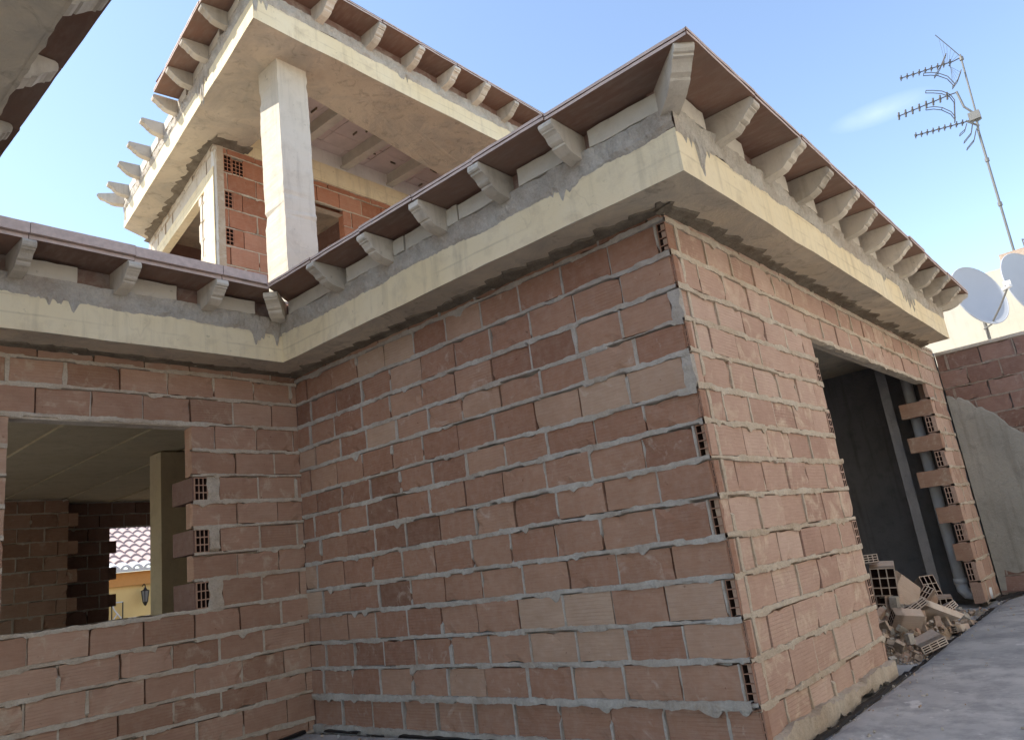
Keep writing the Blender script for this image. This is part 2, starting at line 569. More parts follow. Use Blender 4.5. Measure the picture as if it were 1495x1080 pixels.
def wall(mb, O, U, N, u0, u1, joints, openings, mat, mort, phase, L=.353, jt=.021, thick=.11, seed=0,
         ends=None, smear=(0, .3), perps=(.62, .2), bed_n=-.002, proud=.0, drop=.34, skip_rows=(), base_rows=(), amp=.006, inset=None):
    O = V(O)
    nr = len(joints) - 1
    for r in range(nr):
        zl, zh = joints[r], joints[r + 1]
        zm = (zl + zh) / 2
        iv = solid(u0, u1, zm, openings)
        bl, bh = zl + jt * .5, zh - jt * .5
        # dark backing that closes the wall behind the joints
        for (a, b) in iv:
            if inset:
                i0, i1 = inset(r, a, b)
                a, b = a + i0, b - i1
            mb.m(mort)
            mb.cur = (.5, 0, 0)
            P = lambda u, z, n: O + U * u + Z * z + N * n
            mb.poly([P(a, zl, -.038), P(b, zl, -.038), P(b, zh, -.038), P(a, zh, -.038)])
            mb.m(mat)
            mb.cur = (.3, .1, 0)
            mb.poly([P(a, zl, -thick), P(a, zh, -thick), P(b, zh, -thick), P(b, zl, -thick)])
            for e in (a, b):
                mb.poly([P(e, zl, -.03), P(e, zl, -thick), P(e, zh, -thick), P(e, zh, -.03)])
        if r in skip_rows:
            continue
        ph = phase(r)
        for (a, b) in iv:
            aa, bb = a, b
            if ends:
                e0, e1 = ends(r, a, b)
                aa, bb = a + e0, b - e1
            cuts = []
            k = math.floor((aa - ph) / L)
            while True:
                c = ph + k * L + rnd.uniform(-.008, .008)
                if c > bb - .035:
                    break
                if c > aa + .035:
                    cuts.append(c)
                k += 1
            es = [aa] + cuts + [bb]
            for i in range(len(es) - 1):
                g0 = .0055 if i > 0 else 0
                g1 = .0055 if i < len(es) - 2 else 0
                g0 += rnd.uniform(0, .003) if i > 0 else 0
                dz = rnd.uniform(-.003, .003)
                n0 = proud + rnd.uniform(-.006, .006) - (.014 if r in base_rows else 0)
                brick(mb, O, U, N, es[i] + g0, es[i + 1] - g1, bl + dz, bh + dz, n0, mat,
                      min(1, max(.08, rnd.gauss(.5, .19) + .45 * nz(es[i] * .9 + seed, zl * 1.1, 2.2))), rnd.uniform(*smear))
            for c in cuts:
                q = rnd.random()
                perp(mb, O, U, N, c, (.0065 if rnd.random() < .8 else .013) + rnd.uniform(0, .003), bl, bh, mort,
                     'full' if q < perps[0] else ('deep' if q < perps[0] + perps[1] else 'open'), seed + r * 3.7)
    for k in range(len(joints)):
        z = joints[k]
        lo = solid(u0, u1, (joints[k - 1] + z) / 2, openings) if k > 0 else []
        hi = solid(u0, u1, (joints[k + 1] + z) / 2, openings) if k < nr else []
        for (a, b) in union(lo, hi):
            bed(mb, O, U, N, a, b, z, jt * .62, bed_n, mort, seed + k * 11.3, drop, amp)
    # reveals of the openings, top and bottom
    for (a, b, c, d) in openings:
        mb.m(mort)
        mb.cur = (.5, 0, 0)
        P = lambda u, z, n: O + U * u + Z * z + N * n
        if d < joints[-1] - .02:
            mb.poly([P(a, d, -.004), P(b, d, -.004), P(b, d, -thick), P(a, d, -thick)])
        if c > joints[0] + .02:
            mb.m(mat)
            mb.cur = (.5, .2, 0)
            mb.poly([P(a, c, -.004), P(a, c, -thick), P(b, c, -thick), P(b, c, -.004)])


def cbrick(mb, o, a, b, c, mat, tone, smear=.2):
    """free brick (toothing) as a slightly irregular box: edges a, b, c from corner o"""
    mb.m(mat)
    mb.cur = (tone, smear, rnd.random())
    mb.box(o, a, b, c)


# ------------------------------------------------------------------ the house
ZF = 2.85           # underside of the roof slab
ZE = 3.36           # underside of the eave boards
L = 3.74            # inner corner of the courtyard
OV = .31            # slab overhang
house = empty('unfinished_brick_house', (0, 0, 0),
              'unfinished two-storey house of bare hollow brick with concrete eaves, filling most of the view', 'house')

J_MAIN = [-.03, .2, .41, .603, .812, 1.008, 1.218, 1.415, 1.612, 1.79, 1.998, 2.18, 2.375, 2.58, 2.79, 2.855]
J_LEFT = [-.05, .05, .245, .41, .597, .78, .975, 1.19, 1.375, 1.575, 1.763, 1.965, 2.16, 2.367, 2.577, 2.767, 2.855]
J_DOOR = [-.03, .19, .408, .61, .815, 1.01, 1.22, 1.42, 1.615, 1.81, 2.01, 2.2, 2.385, 2.59, 2.79, 2.855]

# --- long wall of the brick wing (plane x = 0), u = +y
mb = MB()


def main_ends(r, a, b):
    row_from_top = 14 - r
    if a < .01:
        wide = row_from_top in (1, 7, 9, 11, 13)
        patch = row_from_top in (3, 5)
        return ((.075 if wide else (.06 if patch else .016)), 0)
    return (0, 0)


PH = [.19, .045, -.012, .05, -.018, .04, -.02, .045, -.005, .06, -.02, .03, .0, .05, .1]
wall(mb, (0, 0, 0), Y, -X, 0, L, J_MAIN, [], 'brick_main', 'mortar_grey', lambda r: PH[r % 15], seed=1.3,
     ends=main_ends, smear=(0, .22), perps=(.60, .22), base_rows=(0,), bed_n=.007, drop=.38, amp=.008, jt=.026, inset=lambda r, a, b: (.115 if a < .01 else 0, 0))
# thick ledge of mortar above the recessed base course
bed(mb, V((0, 0, 0)), Y, -X, .03, L, .207, .019, .016, 'mortar_grey', 88.0, drop=2, amp=.014)
bed(mb, V((0, 0, 0)), Y, -X, .25, L, -.028, .03, .012, 'mortar_grey', 92.0, drop=2, amp=.012)
for rt in range(1, 15):
    r = 14 - rt
    zl, zh = J_MAIN[r] + .012, J_MAIN[r + 1] - .012
    if rt in (1, 7, 9, 11, 13):
        mb.cur = (.45, .1, 0)
        hollow_end(mb, V((.006, .002, zl)), Y, Z, -X, .056, zh - zl, 1, 4, 'brick_main', .10, .0055)
        perp(mb, V((0, 0, 0)), Y, -X, .067, .006, zl, zh, 'mortar_grey', 'full', 3.0 + r)
    elif rt in (3, 5):
        mb.m('mortar_grey')
        perp(mb, V((0, 0, 0)), Y, -X, .03, .034, zl, zh, 'mortar_grey', 'full', 13.0 + r)
    else:
        mb.cur = (.4, .1, 0)
        hollow_end(mb, V((.014, -.006, zl)), Y, Z, -X, .022, zh - zl, 1, 4, 'brick_main', .05)
mb.build('brick_wall', parent=house)['label'] = 'long brick wall of the projecting wing, reddish brown with grey joints'

# --- door wall (plane y = 0), u = +x
mb = MB()
DX0, DX1, DZ = 2.1, 5.75, 2.385


def door_ends(r, a, b):
    if a < .01:
        return (.02, .085 if (r % 2 == 0 and 1 <= r < 11 and b < 3) else 0)
    return (0, 0)


wall(mb, (0, 0, 0), X, -Y, 0, 6.6, J_DOOR, [(DX0, DX1, -1, DZ)], 'brick_door', 'mortar_beige',
     lambda r: .115 + (.0 if r % 2 else .176), seed=4.1, ends=door_ends, smear=(.05, .42), perps=(.55, .35),
     bed_n=.007, drop=.55, amp=.009, jt=.028,
     inset=lambda r, a, b: (.125 if a < .01 else (.1 if r % 2 and abs(a - DX1) < .01 else 0), .09 if abs(b - DX0) < .01 and r % 2 == 0 else 0))
# first narrow column beside the corner is mortared over
for r in range(1, 14):
    zl, zh = J_DOOR[r] + .01, J_DOOR[r + 1] - .01
    perp(mb, V((0, 0, 0)), X, -Y, .118, .016, zl, zh, 'mortar_beige', 'full', 40.0 + r)
# plinth of mortar at the foot
bed(mb, V((0, 0, 0)), X, -Y, -.02, DX0 - .02, .0, .05, .045, 'mortar_beige', 71.0, drop=2, amp=.012)
# header ends showing at the left jamb, toothing of the right jamb
for r in range(1, 11):
    zl, zh = J_DOOR[r] + .012, J_DOOR[r + 1] - .012
    if r % 2 == 0:
        mb.cur = (.4, .3, 0)
        hollow_end(mb, V((DX0 - .078, -.004, zl)), X, Z, -Y, .08, zh - zl, 2, 3, 'brick_door', .06)
        cbrick(mb, (DX1 - .004, .0, zl), (.09, 0, 0), (0, .335 if r > 5 else (.2, .24, .17)[r % 3], 0), (0, 0, zh - zl), 'brick_left', .35, .3)
    else:
        mb.cur = (.5, .2, 0)
        hollow_end(mb, V((DX1 - .003, .104, zl)), -Y, Z, -X, .1, zh - zl, 3, 3, 'brick_door', .09)
mb.cur = (.5, .2, 0)
hollow_end(mb, V((DX1 - .003, .104, -.02)), -Y, Z, -X, .1, .2, 3, 3, 'brick_door', .09)
mb.m('mortar_beige')
mb.cur = (.5, 0, 0)
mb.bx(DX0 - .0, DX1 + .0, .001, .11, DZ - .001, DZ + .018)
mb.build('brick_wall', parent=house)['label'] = 'pale pinkish brick wall with the doorway, smeared with mortar'

# --- courtyard back wall with window (plane y = L), u = +x
mb = MB()
WX0, WX1, WZ0, WZ1 = -2.156, -.945, .992, 2.343


def left_ends(r, a, b):
    if abs(a - WX1) < .01 and r in (6, 8, 10):
        return (.215, 0)
    return (0, 0)


wall(mb, (0, L, 0), X, -Y, -3.2, 0, J_LEFT, [(WX0, WX1, WZ0, 2.355)], 'brick_left', 'mortar_left',
     lambda r: -.597 if r % 2 else -.41, seed=8.2, ends=left_ends, smear=(0, .35), perps=(.45, .25),
     bed_n=.008, drop=.48, amp=.007, jt=.025,
     inset=lambda r, a, b: (.125 if abs(a - WX1) < .01 and r in (6, 8, 10) else 0, 0))
for r in (6, 8, 10):
    zl, zh = J_LEFT[r] + .012, J_LEFT[r + 1] - .012
    mb.cur = (.35, .1, 0)
    hollow_end(mb, V((WX1 + .012, L - .003, zl)), X, Z, -Y, .108, zh - zl, 3, 3, 'brick_left', .1)
    perp(mb, V((0, L, 0)), X, -Y, WX1 + .168, .05, zl - .005, zh + .005, 'mortar_left', 'full', 60 + r)
    cbrick(mb, (WX1 + .012, L + .1, zl), (.108, 0, 0), (0, .24, 0), (0, 0, zh - zl), 'brick_dark', .25, .05)  # darker brick stands in for the shade in the reveal
    mb.m('brick_dark')
    mb.cur = (.25, .1, 0)
    mb.box((WX1 + .001, L + .006, zl), (.009, 0, 0), (0, .33, 0), (0, 0, zh - zl))  # dark sheet on the reveal side, shade put into its colour
mb.m('mortar_left')
mb.cur = (.5, 0, 0)
mb.bx(WX0, WX1, L + .002, L + .12, WZ1, 2.372)
mb.build('brick_wall', parent=house)['label'] = 'brick wall with the unglazed window opening'

# --- U-shaped roof slab with its overhanging edge
U = [(-OV, -OV), (6.04, -OV), (6.04, .125), (6.72, .125), (6.72, 10.95), (-7, 10.95), (-7, -5), (-2.935, -5), (-2.935, L - OV), (-OV, L - OV)]


def slab(name, pts, z0, z1, label, par=house, jit=.010):
    mb = MB()
    mb.m('fascia')
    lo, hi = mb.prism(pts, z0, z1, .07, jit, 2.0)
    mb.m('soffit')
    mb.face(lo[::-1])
    mb.m('cement')
    mb.face(hi)
    o = mb.build(name, parent=par)
    if label:
        o['label'] = label
    return o


slab('roof_slab', U, ZF, ZF + .25, 'ground-floor concrete roof slab with a cream edge')

# rough mortar squeezed out between wall heads and soffit
def squeeze(name, O, Udir, N, u0, u1, z, w, seed, par=house):
    mb = MB()
    mb.m('cement_rough')
    O = V(O)
    k = int((u1 - u0) / .03)
    rows = [[], [], [], []]
    for i in range(k + 1):
        u = u0 + (u1 - u0) * i / k
        saw = ((u * 4.3 + .7 * nz(u * 2, seed)) % 1.0)
        ww = w * (.55 + .55 * nz(u * 3, seed, 1) + .5 * saw + .3 * nz(u * 12, seed, 2))
        ww = max(.012, ww)
        d = .012 + .010 * nz(u * 9, seed, 3)
        rows[0].append(O + Udir * u + N * ww + Z * (z + .004))
        rows[1].append(O + Udir * u + N * (ww * .85) + Z * (z - d * .8))
        rows[2].append(O + Udir * u + N * (ww * .3) + Z * (z - d * 1.3))
        rows[3].append(O + Udir * u - N * .02 + Z * (z - .03 - .012 * nz(u * 6, seed, 5)))
    mb.grid(rows)
    return mb.build(name, parent=par)


squeeze('mortar_squeeze', (0, 0, 0), Y, -X, -.05, L, ZF, .11, 1.0)
squeeze('mortar_squeeze', (0, 0, 0), X, -Y, -.05, 6.04, ZF, .11, 2.0)
squeeze('mortar_squeeze', (0, L, 0), X, -Y, -3.2, 0, ZF, .07, 3.0)


ZU_ = 6.17
WO_ = V((.232, 5.479, 0))
WD_ = V((.491, 2.836, 0)).normalized()
WN_ = V((-WD_.y, WD_.x, 0))
# --- eaves
PROF = [(0, .150), (.262, .150), (.272, .143), (.278, .128), (.276, .110), (.268, .100), (.256, .098), (.252, .088),
        (.240, .085), (.222, .074), (.208, .060), (.197, .046), (.183, .038), (.172, .036), (.168, .024),
        (.155, .014), (.135, .004), (.110, -.006), (0, -.022)]


def corbel(par, P, N, Sd, z, width=.088):
    """precast scrolled bracket: P foot on the slab edge, N outward, Sd sideways"""
    mb = MB()
    mb.m('precast')
    P = V(P)
    jw = rnd.uniform(-.004, .004)
    tl = rnd.uniform(-.012, .012)
    zz = rnd.uniform(-.006, .004)
    lf, rt = [], []
    prof = [(-.12, .150)] + PROF + [(-.12, -.022)]
    nose = rnd.uniform(-.012, .004)
    sag = rnd.uniform(-.006, .006)
    for (l, h) in prof:
        if l > .02:
            l += rnd.uniform(-.0025, .0025) + (nose if l > .23 else 0)
            h += rnd.uniform(-.002, .002) + sag * l / .28
        w = width * .5 + jw + rnd.uniform(-.0015, .0015)
        c = P + N * l + Sd * (tl * l) + Z * (z + h + zz)
        lf.append(mb.vert(c - Sd * w))
        rt.append(mb.vert(c + Sd * w))
    n = len(prof)
    for i in range(n):
        j = (i + 1) % n
        mb.face((lf[i], lf[j], rt[j], rt[i]))
    mb.face(lf[::-1])
    mb.face(rt)
    return mb.build('corbel', parent=par)


def eave(O, Ud, N, u0, u1, zf, corbels, label, boards=None, diag=None, m0=0.0, m1=0.0, seed=0.0, tile=True, blocks='right',
         reach=.27, board_z=.51, upper=False, thick=.04):
    """mortar kerb on the slab edge carrying corbels, infill blocks and eave boards.
    O lies on the slab edge line; the kerb mesh is the part, the rest its sub-parts."""
    O = V(O)
    mb = MB()
    # ragged cement render from the kerb running down over the concrete edge
    step = .011
    k = int((u1 - u0) / step)
    mb.m('cement')
    rows = [[] for _ in range(8)]
    for i in range(k + 1):
        u = u0 + (u1 - u0) * i / k
        g = nz(u * 1.1, seed, .5)
        rag = .238 + .024 * g + .016 * nz(u * 5, seed, 1.5) + .010 * nz(u * 17, seed, 2.5) + .009 * nz(u * 47, seed, 2.9)
        dr = nz(u * 2.1, seed, 9.5)
        if dr > .36:
            rag -= (dr - .36) * .62 * max(0, .2 + nz(u * 30, seed, 3.3) * 2.2)
        b = .006 + .004 * nz(u * 7, seed, 4.5) + .003 * nz(u * 25, seed, 5.5)
        top = .375 + .010 * nz(u * 6, seed, 6.5)
        rows[0].append(O + Ud * u + Z * (zf + rag) + N * .0005)
        rows[1].append(O + Ud * u + Z * (zf + rag + .012) + N * b)
        for q in range(5):
            zz = rag + .03 + (top - rag - .03) * q / 4
            lm = .009 + .017 * nz(u * 6, zz * 9 + seed, 8) + .011 * nz(u * 19, zz * 22, 9 + seed) + .006 * nz(u * 45, zz * 40, seed) + (.014 * max(0, nz(u * 9, zz * 14, seed + 3) - .2))
            rows[2 + q].append(O + Ud * u + Z * (zf + zz) + N * max(.001, lm))
        rows[7].append(O + Ud * u + Z * (zf + top + .004) - N * .06)
    mb.grid(rows)
    # recessed brick and mortar behind the blocks
    mb.m('brick_dark')
    mb.cur = (.7, .4, 0)
    mb.box(O + Ud * u0 + Z * (zf + .30) - N * .12, Ud * (u1 - u0), N * .075, Z * (board_z - .302))
    part = mb.build('eave', parent=house)
    part['label'] = label
    for u in corbels:
        corbel(part, O + Ud * u, N, Ud, zf + .358)
    if diag:
        for (P, D) in diag:
            D = V(D).normalized()
            corbel(part, V(P) - D * .02, D * 1.28, D.cross(Z), zf + .358, .105)
    # infill blocks between corbels
    cs = sorted(corbels)
    gaps = list(zip(cs, cs[1:]))
    gaps = [(u0 - .0, cs[0])] + gaps + [(cs[-1], u1)] if cs else [(u0, u1)]
    for (a, b) in gaps:
        a2, b2 = a + .05, b - .05
        if b2 - a2 < .07 or blocks == 'none':
            continue
        w = min(b2 - a2, rnd.uniform(.31, .36))
        if blocks == 'full' and b2 - a2 > .4:
            segs = [(a2, a2 + w), (a2 + w + .012, b2)] if rnd.random() < .35 else [(a2 + .01, b2 - rnd.uniform(.03, .1))]
        elif blocks == 'left':
            segs = [(b2 - w, b2)]
        else:
            segs = [(a2, a2 + w)]
        for (p, q) in segs:
            if q - p < .04:
                continue
            mb = MB()
            mb.m('block')
            pr = .012 + rnd.uniform(-.004, .006)
            zt = board_z - .012 - rnd.uniform(0, .014)
            zb = .374 + rnd.uniform(0, .01)
            pts = [[], []]
            n = 5
            rows = [[O + Ud * (p + (q - p) * i / n + rnd.uniform(-.002, .002)) + Z * (zf + zz + rnd.uniform(-.004, .004)) + N * (pr + rnd.uniform(-.002, .002)) for i in range(n + 1)] for zz in (zb, (zb + zt) / 2, zt)]
            ids = mb.grid(rows)
            loop = ids[0][:] + [ids[1][n], ids[2][n]] + ids[2][n - 1::-1] + [ids[1][0]]
            back = [mb.vert(V(mb.v[t]) - N * .07) for t in loop]
            for t in range(len(loop)):
                mb.face((loop[t], back[t], back[(t + 1) % len(loop)], loop[(t + 1) % len(loop)]))
            mb.build('infill_block', parent=part)
    # eave boards with joints over the corbels
    if boards is None:
        boards = [u0] + cs + [u1]
    nb = len(boards) - 1
    for i in range(nb):
        a, b = boards[i], boards[i + 1]
        if b - a < .03:
            continue
        rj = reach + rnd.uniform(-.006, .010)
        dz = rnd.uniform(-.003, .004)
        a0 = a + .002
        b0 = b - .002
        # mitres at the two ends
        ao = a0 + (m0 * (rj) if i == 0 else 0)
        bo = b0 + (m1 * (rj) if i == nb - 1 else 0)
        mb = MB()
        zb = zf + board_z + dz
        layers = [(zb, zb + thick * .42, rj, 'board'), (zb + thick * .42, zb + thick * .58, rj - .010, 'board'), (zb + thick * .58, zb + thick, rj + .002, 'board')]
        if upper:
            layers = [(zb, zb + .022, rj - .012, 'board'), (zb + .022, zb + .032, rj - .02, 'board'), (zb + .032, zb + .105, rj + .012, 'tile_edge')]
        tone = rnd.random()
        for (z0, z1, e, mm) in layers:
            mb.m(mm)
            mb.cur = (tone, 0, 0)
            f = e / rj
            ki = 7
            lo, hi, lb, hb = [], [], [], []
            for q in range(ki + 1):
                t = q / ki
                uo = a0 + (ao - a0) * f + ((b0 + (bo - b0) * f) - (a0 + (ao - a0) * f)) * t
                ui = a0 + (b0 - a0) * t
                w = .0035 * nz(uo * 7, seed, z0 * 30)
                lo.append(mb.vert(O + Ud * uo + N * (e + w) + Z * (z0 + .002 * nz(uo * 5, seed, 3))))
                hi.append(mb.vert(O + Ud * uo + N * (e + w) + Z * (z1 + .003 * nz(uo * 6, seed, 5))))
                lb.append(mb.vert(O + Ud * ui - N * .14 + Z * z0))
                hb.append(mb.vert(O + Ud * ui - N * .14 + Z * z1))
            for q in range(ki):
                mb.m('tile_edge')
                mb.face((lo[q], lo[q + 1], hi[q + 1], hi[q]))
                mb.m(mm)
                mb.face((lb[q], lb[q + 1], lo[q + 1], lo[q]))
                mb.face((hi[q], hi[q + 1], hb[q + 1], hb[q]))
            mb.face((lo[0], hi[0], hb[0], lb[0]))
            mb.face((lo[-1], lb[-1], hb[-1], hi[-1]))
        mb.build('eave_board', parent=part)
    return part


# long wall eave: u = +y measured from (-OV, 0)
eave((-OV, 0, 0), Y, -X, -OV, L - OV, ZF, [.31, .87, 1.43, 1.985, 2.58],
     'eave over the long brick wall', m0=-1, m1=-1, seed=2.0, blocks='full',
     diag=[((-OV, -OV, 0), (-1, -1, 0)), ((-OV, L - OV, 0), (-1, -1, 0))])
eave((0, -OV, 0), X, -Y, -OV, 6.04, ZF, [.22, .93, 1.47, 2.05, 2.55, 3.06, 3.62, 4.17, 4.72, 5.2, 5.78],
     'eave over the doorway wall', m0=-1, m1=1, seed=5.0, blocks='right',
     diag=[((6.04, -OV, 0), (1, -1, 0))])
eave((0, L - OV, 0), X, -Y, -2.935, -OV, ZF, [-2.24, -1.6, -.96],
     'eave over the window wall', m0=1, m1=-1, seed=9.0, upper=True, blocks='right')
# porch eave close overhead: u = +y, facing +x
eave((-2.935, 0, 0), Y, X, -4.5, L - OV, ZF, [-3.9, -3.3, -2.7, -2.1, -1.5, -.9, -.3, .3, .85, 1.40, 1.98, 2.55],
     'dark eave close overhead at the top left', m0=0, m1=-1, seed=14.0, reach=.30,
     diag=[((-2.935, L - OV, 0), (1, -1, 0))])
mb = MB()
mb.m('soffit')
rows = [[], [], []]
for i in range(330):
    y = -4.5 + .024 * i
    e = max(.002, .006 + .012 * nz(y * 4, 3.3) + .010 * nz(y * 15, 5.1))
    rows[0].append((-2.945, y, ZF - .004))
    rows[1].append((-2.935 + e, y, ZF + .002))
    rows[2].append((-2.934, y, ZF + .03))
mb.grid(rows)
mb.build('mortar_squeeze', parent=house)
squeeze('mortar_squeeze', WO_, WD_, WN_, 0, 2.9, ZU_, .12, 41.0)
squeeze('mortar_squeeze', (0, 5.48, 0), X, -Y, .2, .66, ZU_, .16, 43.0)

mb = MB()
mb.m('cement')
mb.bx(-.30, .02, 3.44, 3.74, ZF + .252, ZF + .555)  # unseen cover added to stop light leaking in at the inner corner
mb.bx(-2.92, -.302, 3.56, 3.72, ZF + .252, ZF + .50)
mb.build('kerb', parent=house)
# roofs above the eaves (low pitched, seen only from higher up)
mb = MB()
mb.m('roof_tile')
za = ZF + .558


def quad(*p):
    mb.poly(p)


quad((-.5, -.5, za), (6.2, -.5, za), (4.2, 1.7, za + .5), (1.6, 1.7, za + .5))
quad((-.5, -.5, za), (1.6, 1.7, za + .5), (1.6, 3.2, za + .5), (-.5, 3.2, za))
quad((1.6, 1.7, za + .5), (4.2, 1.7, za + .5), (4.2, 3.3, za + .5), (1.6, 3.2, za + .5))
quad((6.2, -.5, za), (6.2, 3.3, za), (4.2, 3.3, za + .5), (4.2, 1.7, za + .5))
mb.build('roof', parent=house)

# --- upper storey -------------------------------------------------------
ZU = 6.17
SK0, SK1 = V((-.43, 3.43, 0)), V((.288, 8.10, 0))
SD = (SK1 - SK0).normalized()          # along the skewed edge
SN = V((-SD.y, SD.x, 0))               # outward (towards -x)
slab('loft_slab', [(-.43, 3.43), (7, 3.43), (7, 5.14), (.62, 4.10), (.62, 5.47), (7, 5.47), (7, 8.35), (.73, 8.31), (.288, 8.10)],
     ZU, ZU + .25, 'upper concrete slab carried by the pale column', jit=.008)
eave((0, 3.43, 0), X, -Y, -.43, 7.0, ZU, [.3, .93, 1.48, 2.04, 2.55, 3.1, 3.66, 4.2, 4.76, 5.3, 5.9, 6.5],
     'upper eave with corbels in shade', m0=-1, m1=0, seed=21.0, blocks='none')
SL = (SK1 - SK0).length
cl = [.64, 1.22, 1.74, 2.29, 2.81, 3.38, 3.9, 4.45]
eave(SK0, SD, SN, 0, SL, ZU, cl, 'sunlit upper eave, its far half still without boards', boards=[0] + cl[:4][:-1] + [cl[3] - .06],
     m0=-.86, m1=0, seed=25.0, blocks='left', diag=[(SK1 + V((0, 0, 0)), (-1.0, .75, 0))])

# pale column carrying the upper slab
mb = MB()
mb.m('column')
zs = [3.1 + (ZU + .002 - 3.1) * i / 14 for i in range(15)]
zs = [3.1 + (ZU + .002 - 3.1) * i / 70 for i in range(71)]
rows = []
for z in zs:
    w = lambda a: .005 * nz(z * 2.3, a) + .006 * nz(z * 11, a) + (.012 if nz(z * 5, a * 3.1) > .4 else 0) * (1 if a in (1, 2, 6, 7) else -1)
    rows.append([(.02 + w(1), 3.78 + w(2), z), (.365 + w(3), 3.78 + w(4), z), (.365 + w(5), 4.12 + w(6), z), (.02 + w(7), 4.12 + w(8), z), (.02 + w(1), 3.78 + w(2), z)])
mb.grid(rows)
mb.build('column', parent=house)['label'] = 'square pale concrete column'

# loft back wall (plane y = 5.48): orange brick with a dark opening
mb = MB()
J_UP = [3.01] + [3.24 + .235 * i for i in range(12)] + [6.06, 6.14]
BW = [(1.15, 2.03, 4.2, 5.75)]
wall(mb, (0, 5.48, 0), X, -Y, .235, 7, J_UP, BW, 'brick_loft', 'mortar_beige', lambda r: .4 + (.0 if r % 2 else .176),
     seed=15, smear=(0, .15), perps=(.3, .4), bed_n=-.001,
     ends=lambda r, a, b: ((.22 if r in (6, 8, 10) else .37 if r == 12 else .07) if a < .3 else 0, 0),
     inset=lambda r, a, b: (.36 if a < .3 else 0, 0), jt=.016)
mb.m('white_band')
mb.bx(.236, .298, 5.474, 5.55, 3.1, ZU - .1)
for r in (6, 8, 10, 12):
    zl, zh = J_UP[r] + .012, J_UP[r + 1] - .012
    mb.cur = (.6, .1, 0)
    hollow_end(mb, V((.304, 5.477, zl)), X, Z, -Y, .145, zh - zl, 3, 4, 'brick_loft', .08)
    if r == 12:
        hollow_end(mb, V((.456, 5.477, zl - .03)), X, Z, -Y, .145, zh - zl, 3, 4, 'brick_loft', .08)
mb.build('brick_wall', parent=house)['label'] = 'orange brick wall at the back of the open loft'
# ring beam and pale strip above it
mb = MB()
mb.m('fascia')
mb.bx(.62, 7, 5.462, 5.8, ZU - .03, ZU + .14)
mb.build('ring_beam', parent=house)
mb = MB()
mb.m('white_band')
mb.bx(.55, 7, 5.50, 5.7, ZU + .1405, 6.72)
mb.build('upstand', parent=house)
# sloping plank ceiling with open cracks
mb = MB()
mb.m('bardo')
crack = []
for i in range(16):
    x0 = .45 + i * .4
    x1 = x0 + .394
    for j in range(6):
        y0 = 4.02 + j * .26
        zz = lambda y: 6.60 + (y - 4.0) * .03
        g = .003 + (.006 if rnd.random() < .3 else 0)
        dz = rnd.uniform(0, .012)
        mb.box((x0, y0, zz(y0) + dz), (x1 - x0, 0, 0), (0, .26 - g, .26 * .03), (0, 0, .05))
# broken edges left hanging as short dark slivers
mb.m('cement_rough')
for i in range(44):
    x = rnd.uniform(.5, 3.6)
    y = rnd.uniform(4.2, 5.4)
    z = 6.60 + (y - 4.0) * .03
    if rnd.random() < .5:
        mb.bx(x, x + rnd.uniform(.05, .12), y, y + .012, z - .022, z + .002)
    else:
        mb.bx(x, x + .012, y, y + rnd.uniform(.05, .13), z - .022, z + .002)
mb.m('cement')
mb.box((.4, 4.0, 6.68), (6.6, 0, 0), (0, 1.7, .05), (0, 0, .05))
mb.build('plank_ceiling', parent=house)
for x in (.55, 1.33, 2.11, 2.9, 3.7, 4.5, 5.3):
    y0 = 4.105 + (x - .62) * .163
    mb = MB()
    mb.m('joist')
    a, b = V((x - .05, y0, 6.42 + (y0 - 4) * .03)), V((x - .05, 5.50, 6.42 + 1.5 * .03))
    mb.box(a, (.11, 0, 0), b - a, (0, 0, .035))
    mb.box(a + V((.03, 0, .035)), (.05, 0, 0), b - a, (0, 0, .15))
    mb.build('ceiling_joist', parent=house)

# skewed side wall of the loft, sunlit, with its opening
mb = MB()
WD = V((.491, 2.836, 0)).normalized()
WN = V((-WD.y, WD.x, 0))
WO = V((.232, 5.479, 0))
wall(mb, WO, WD, WN, 0, 2.9, J_UP, [(.55, 2.25, 3.9, 5.76)], 'brick_cream', 'mortar_beige', lambda r: .1 + (.0 if r % 2 else .17),
     seed=19, smear=(.4, .9), perps=(.8, .1), bed_n=.002, drop=.6)
mb.m('white_band')
mb.cur = (.5, .5, 0)
for r in range(4, 13):
    zl, zh = J_UP[r] + .008, J_UP[r + 1] - .008
    if r % 2:
        cbrick(mb, WO + WD * .47 + WN * .004 + Z * zl, WD * .10, -WN * .11, Z * (zh - zl), 'brick_cream', .8, .9)
    else:
        cbrick(mb, WO + WD * .45 + WN * .006 + Z * zl, WD * .06, -WN * .11, Z * (zh - zl), 'brick_cream', .7, .9)
mb.m('fascia')
mb.box(WO + WD * .0 + WN * .014 + Z * 3.1, WD * .33, -WN * .01, Z * 2.75)      # plastered corner strip
mb.box(WO + WD * .33 + WN * .012 + Z * 5.7, WD * 2.1, -WN * .1, Z * .17)       # lintel
mb.build('brick_wall', parent=house)['label'] = 'pale side wall of the loft with its upper part in shade'
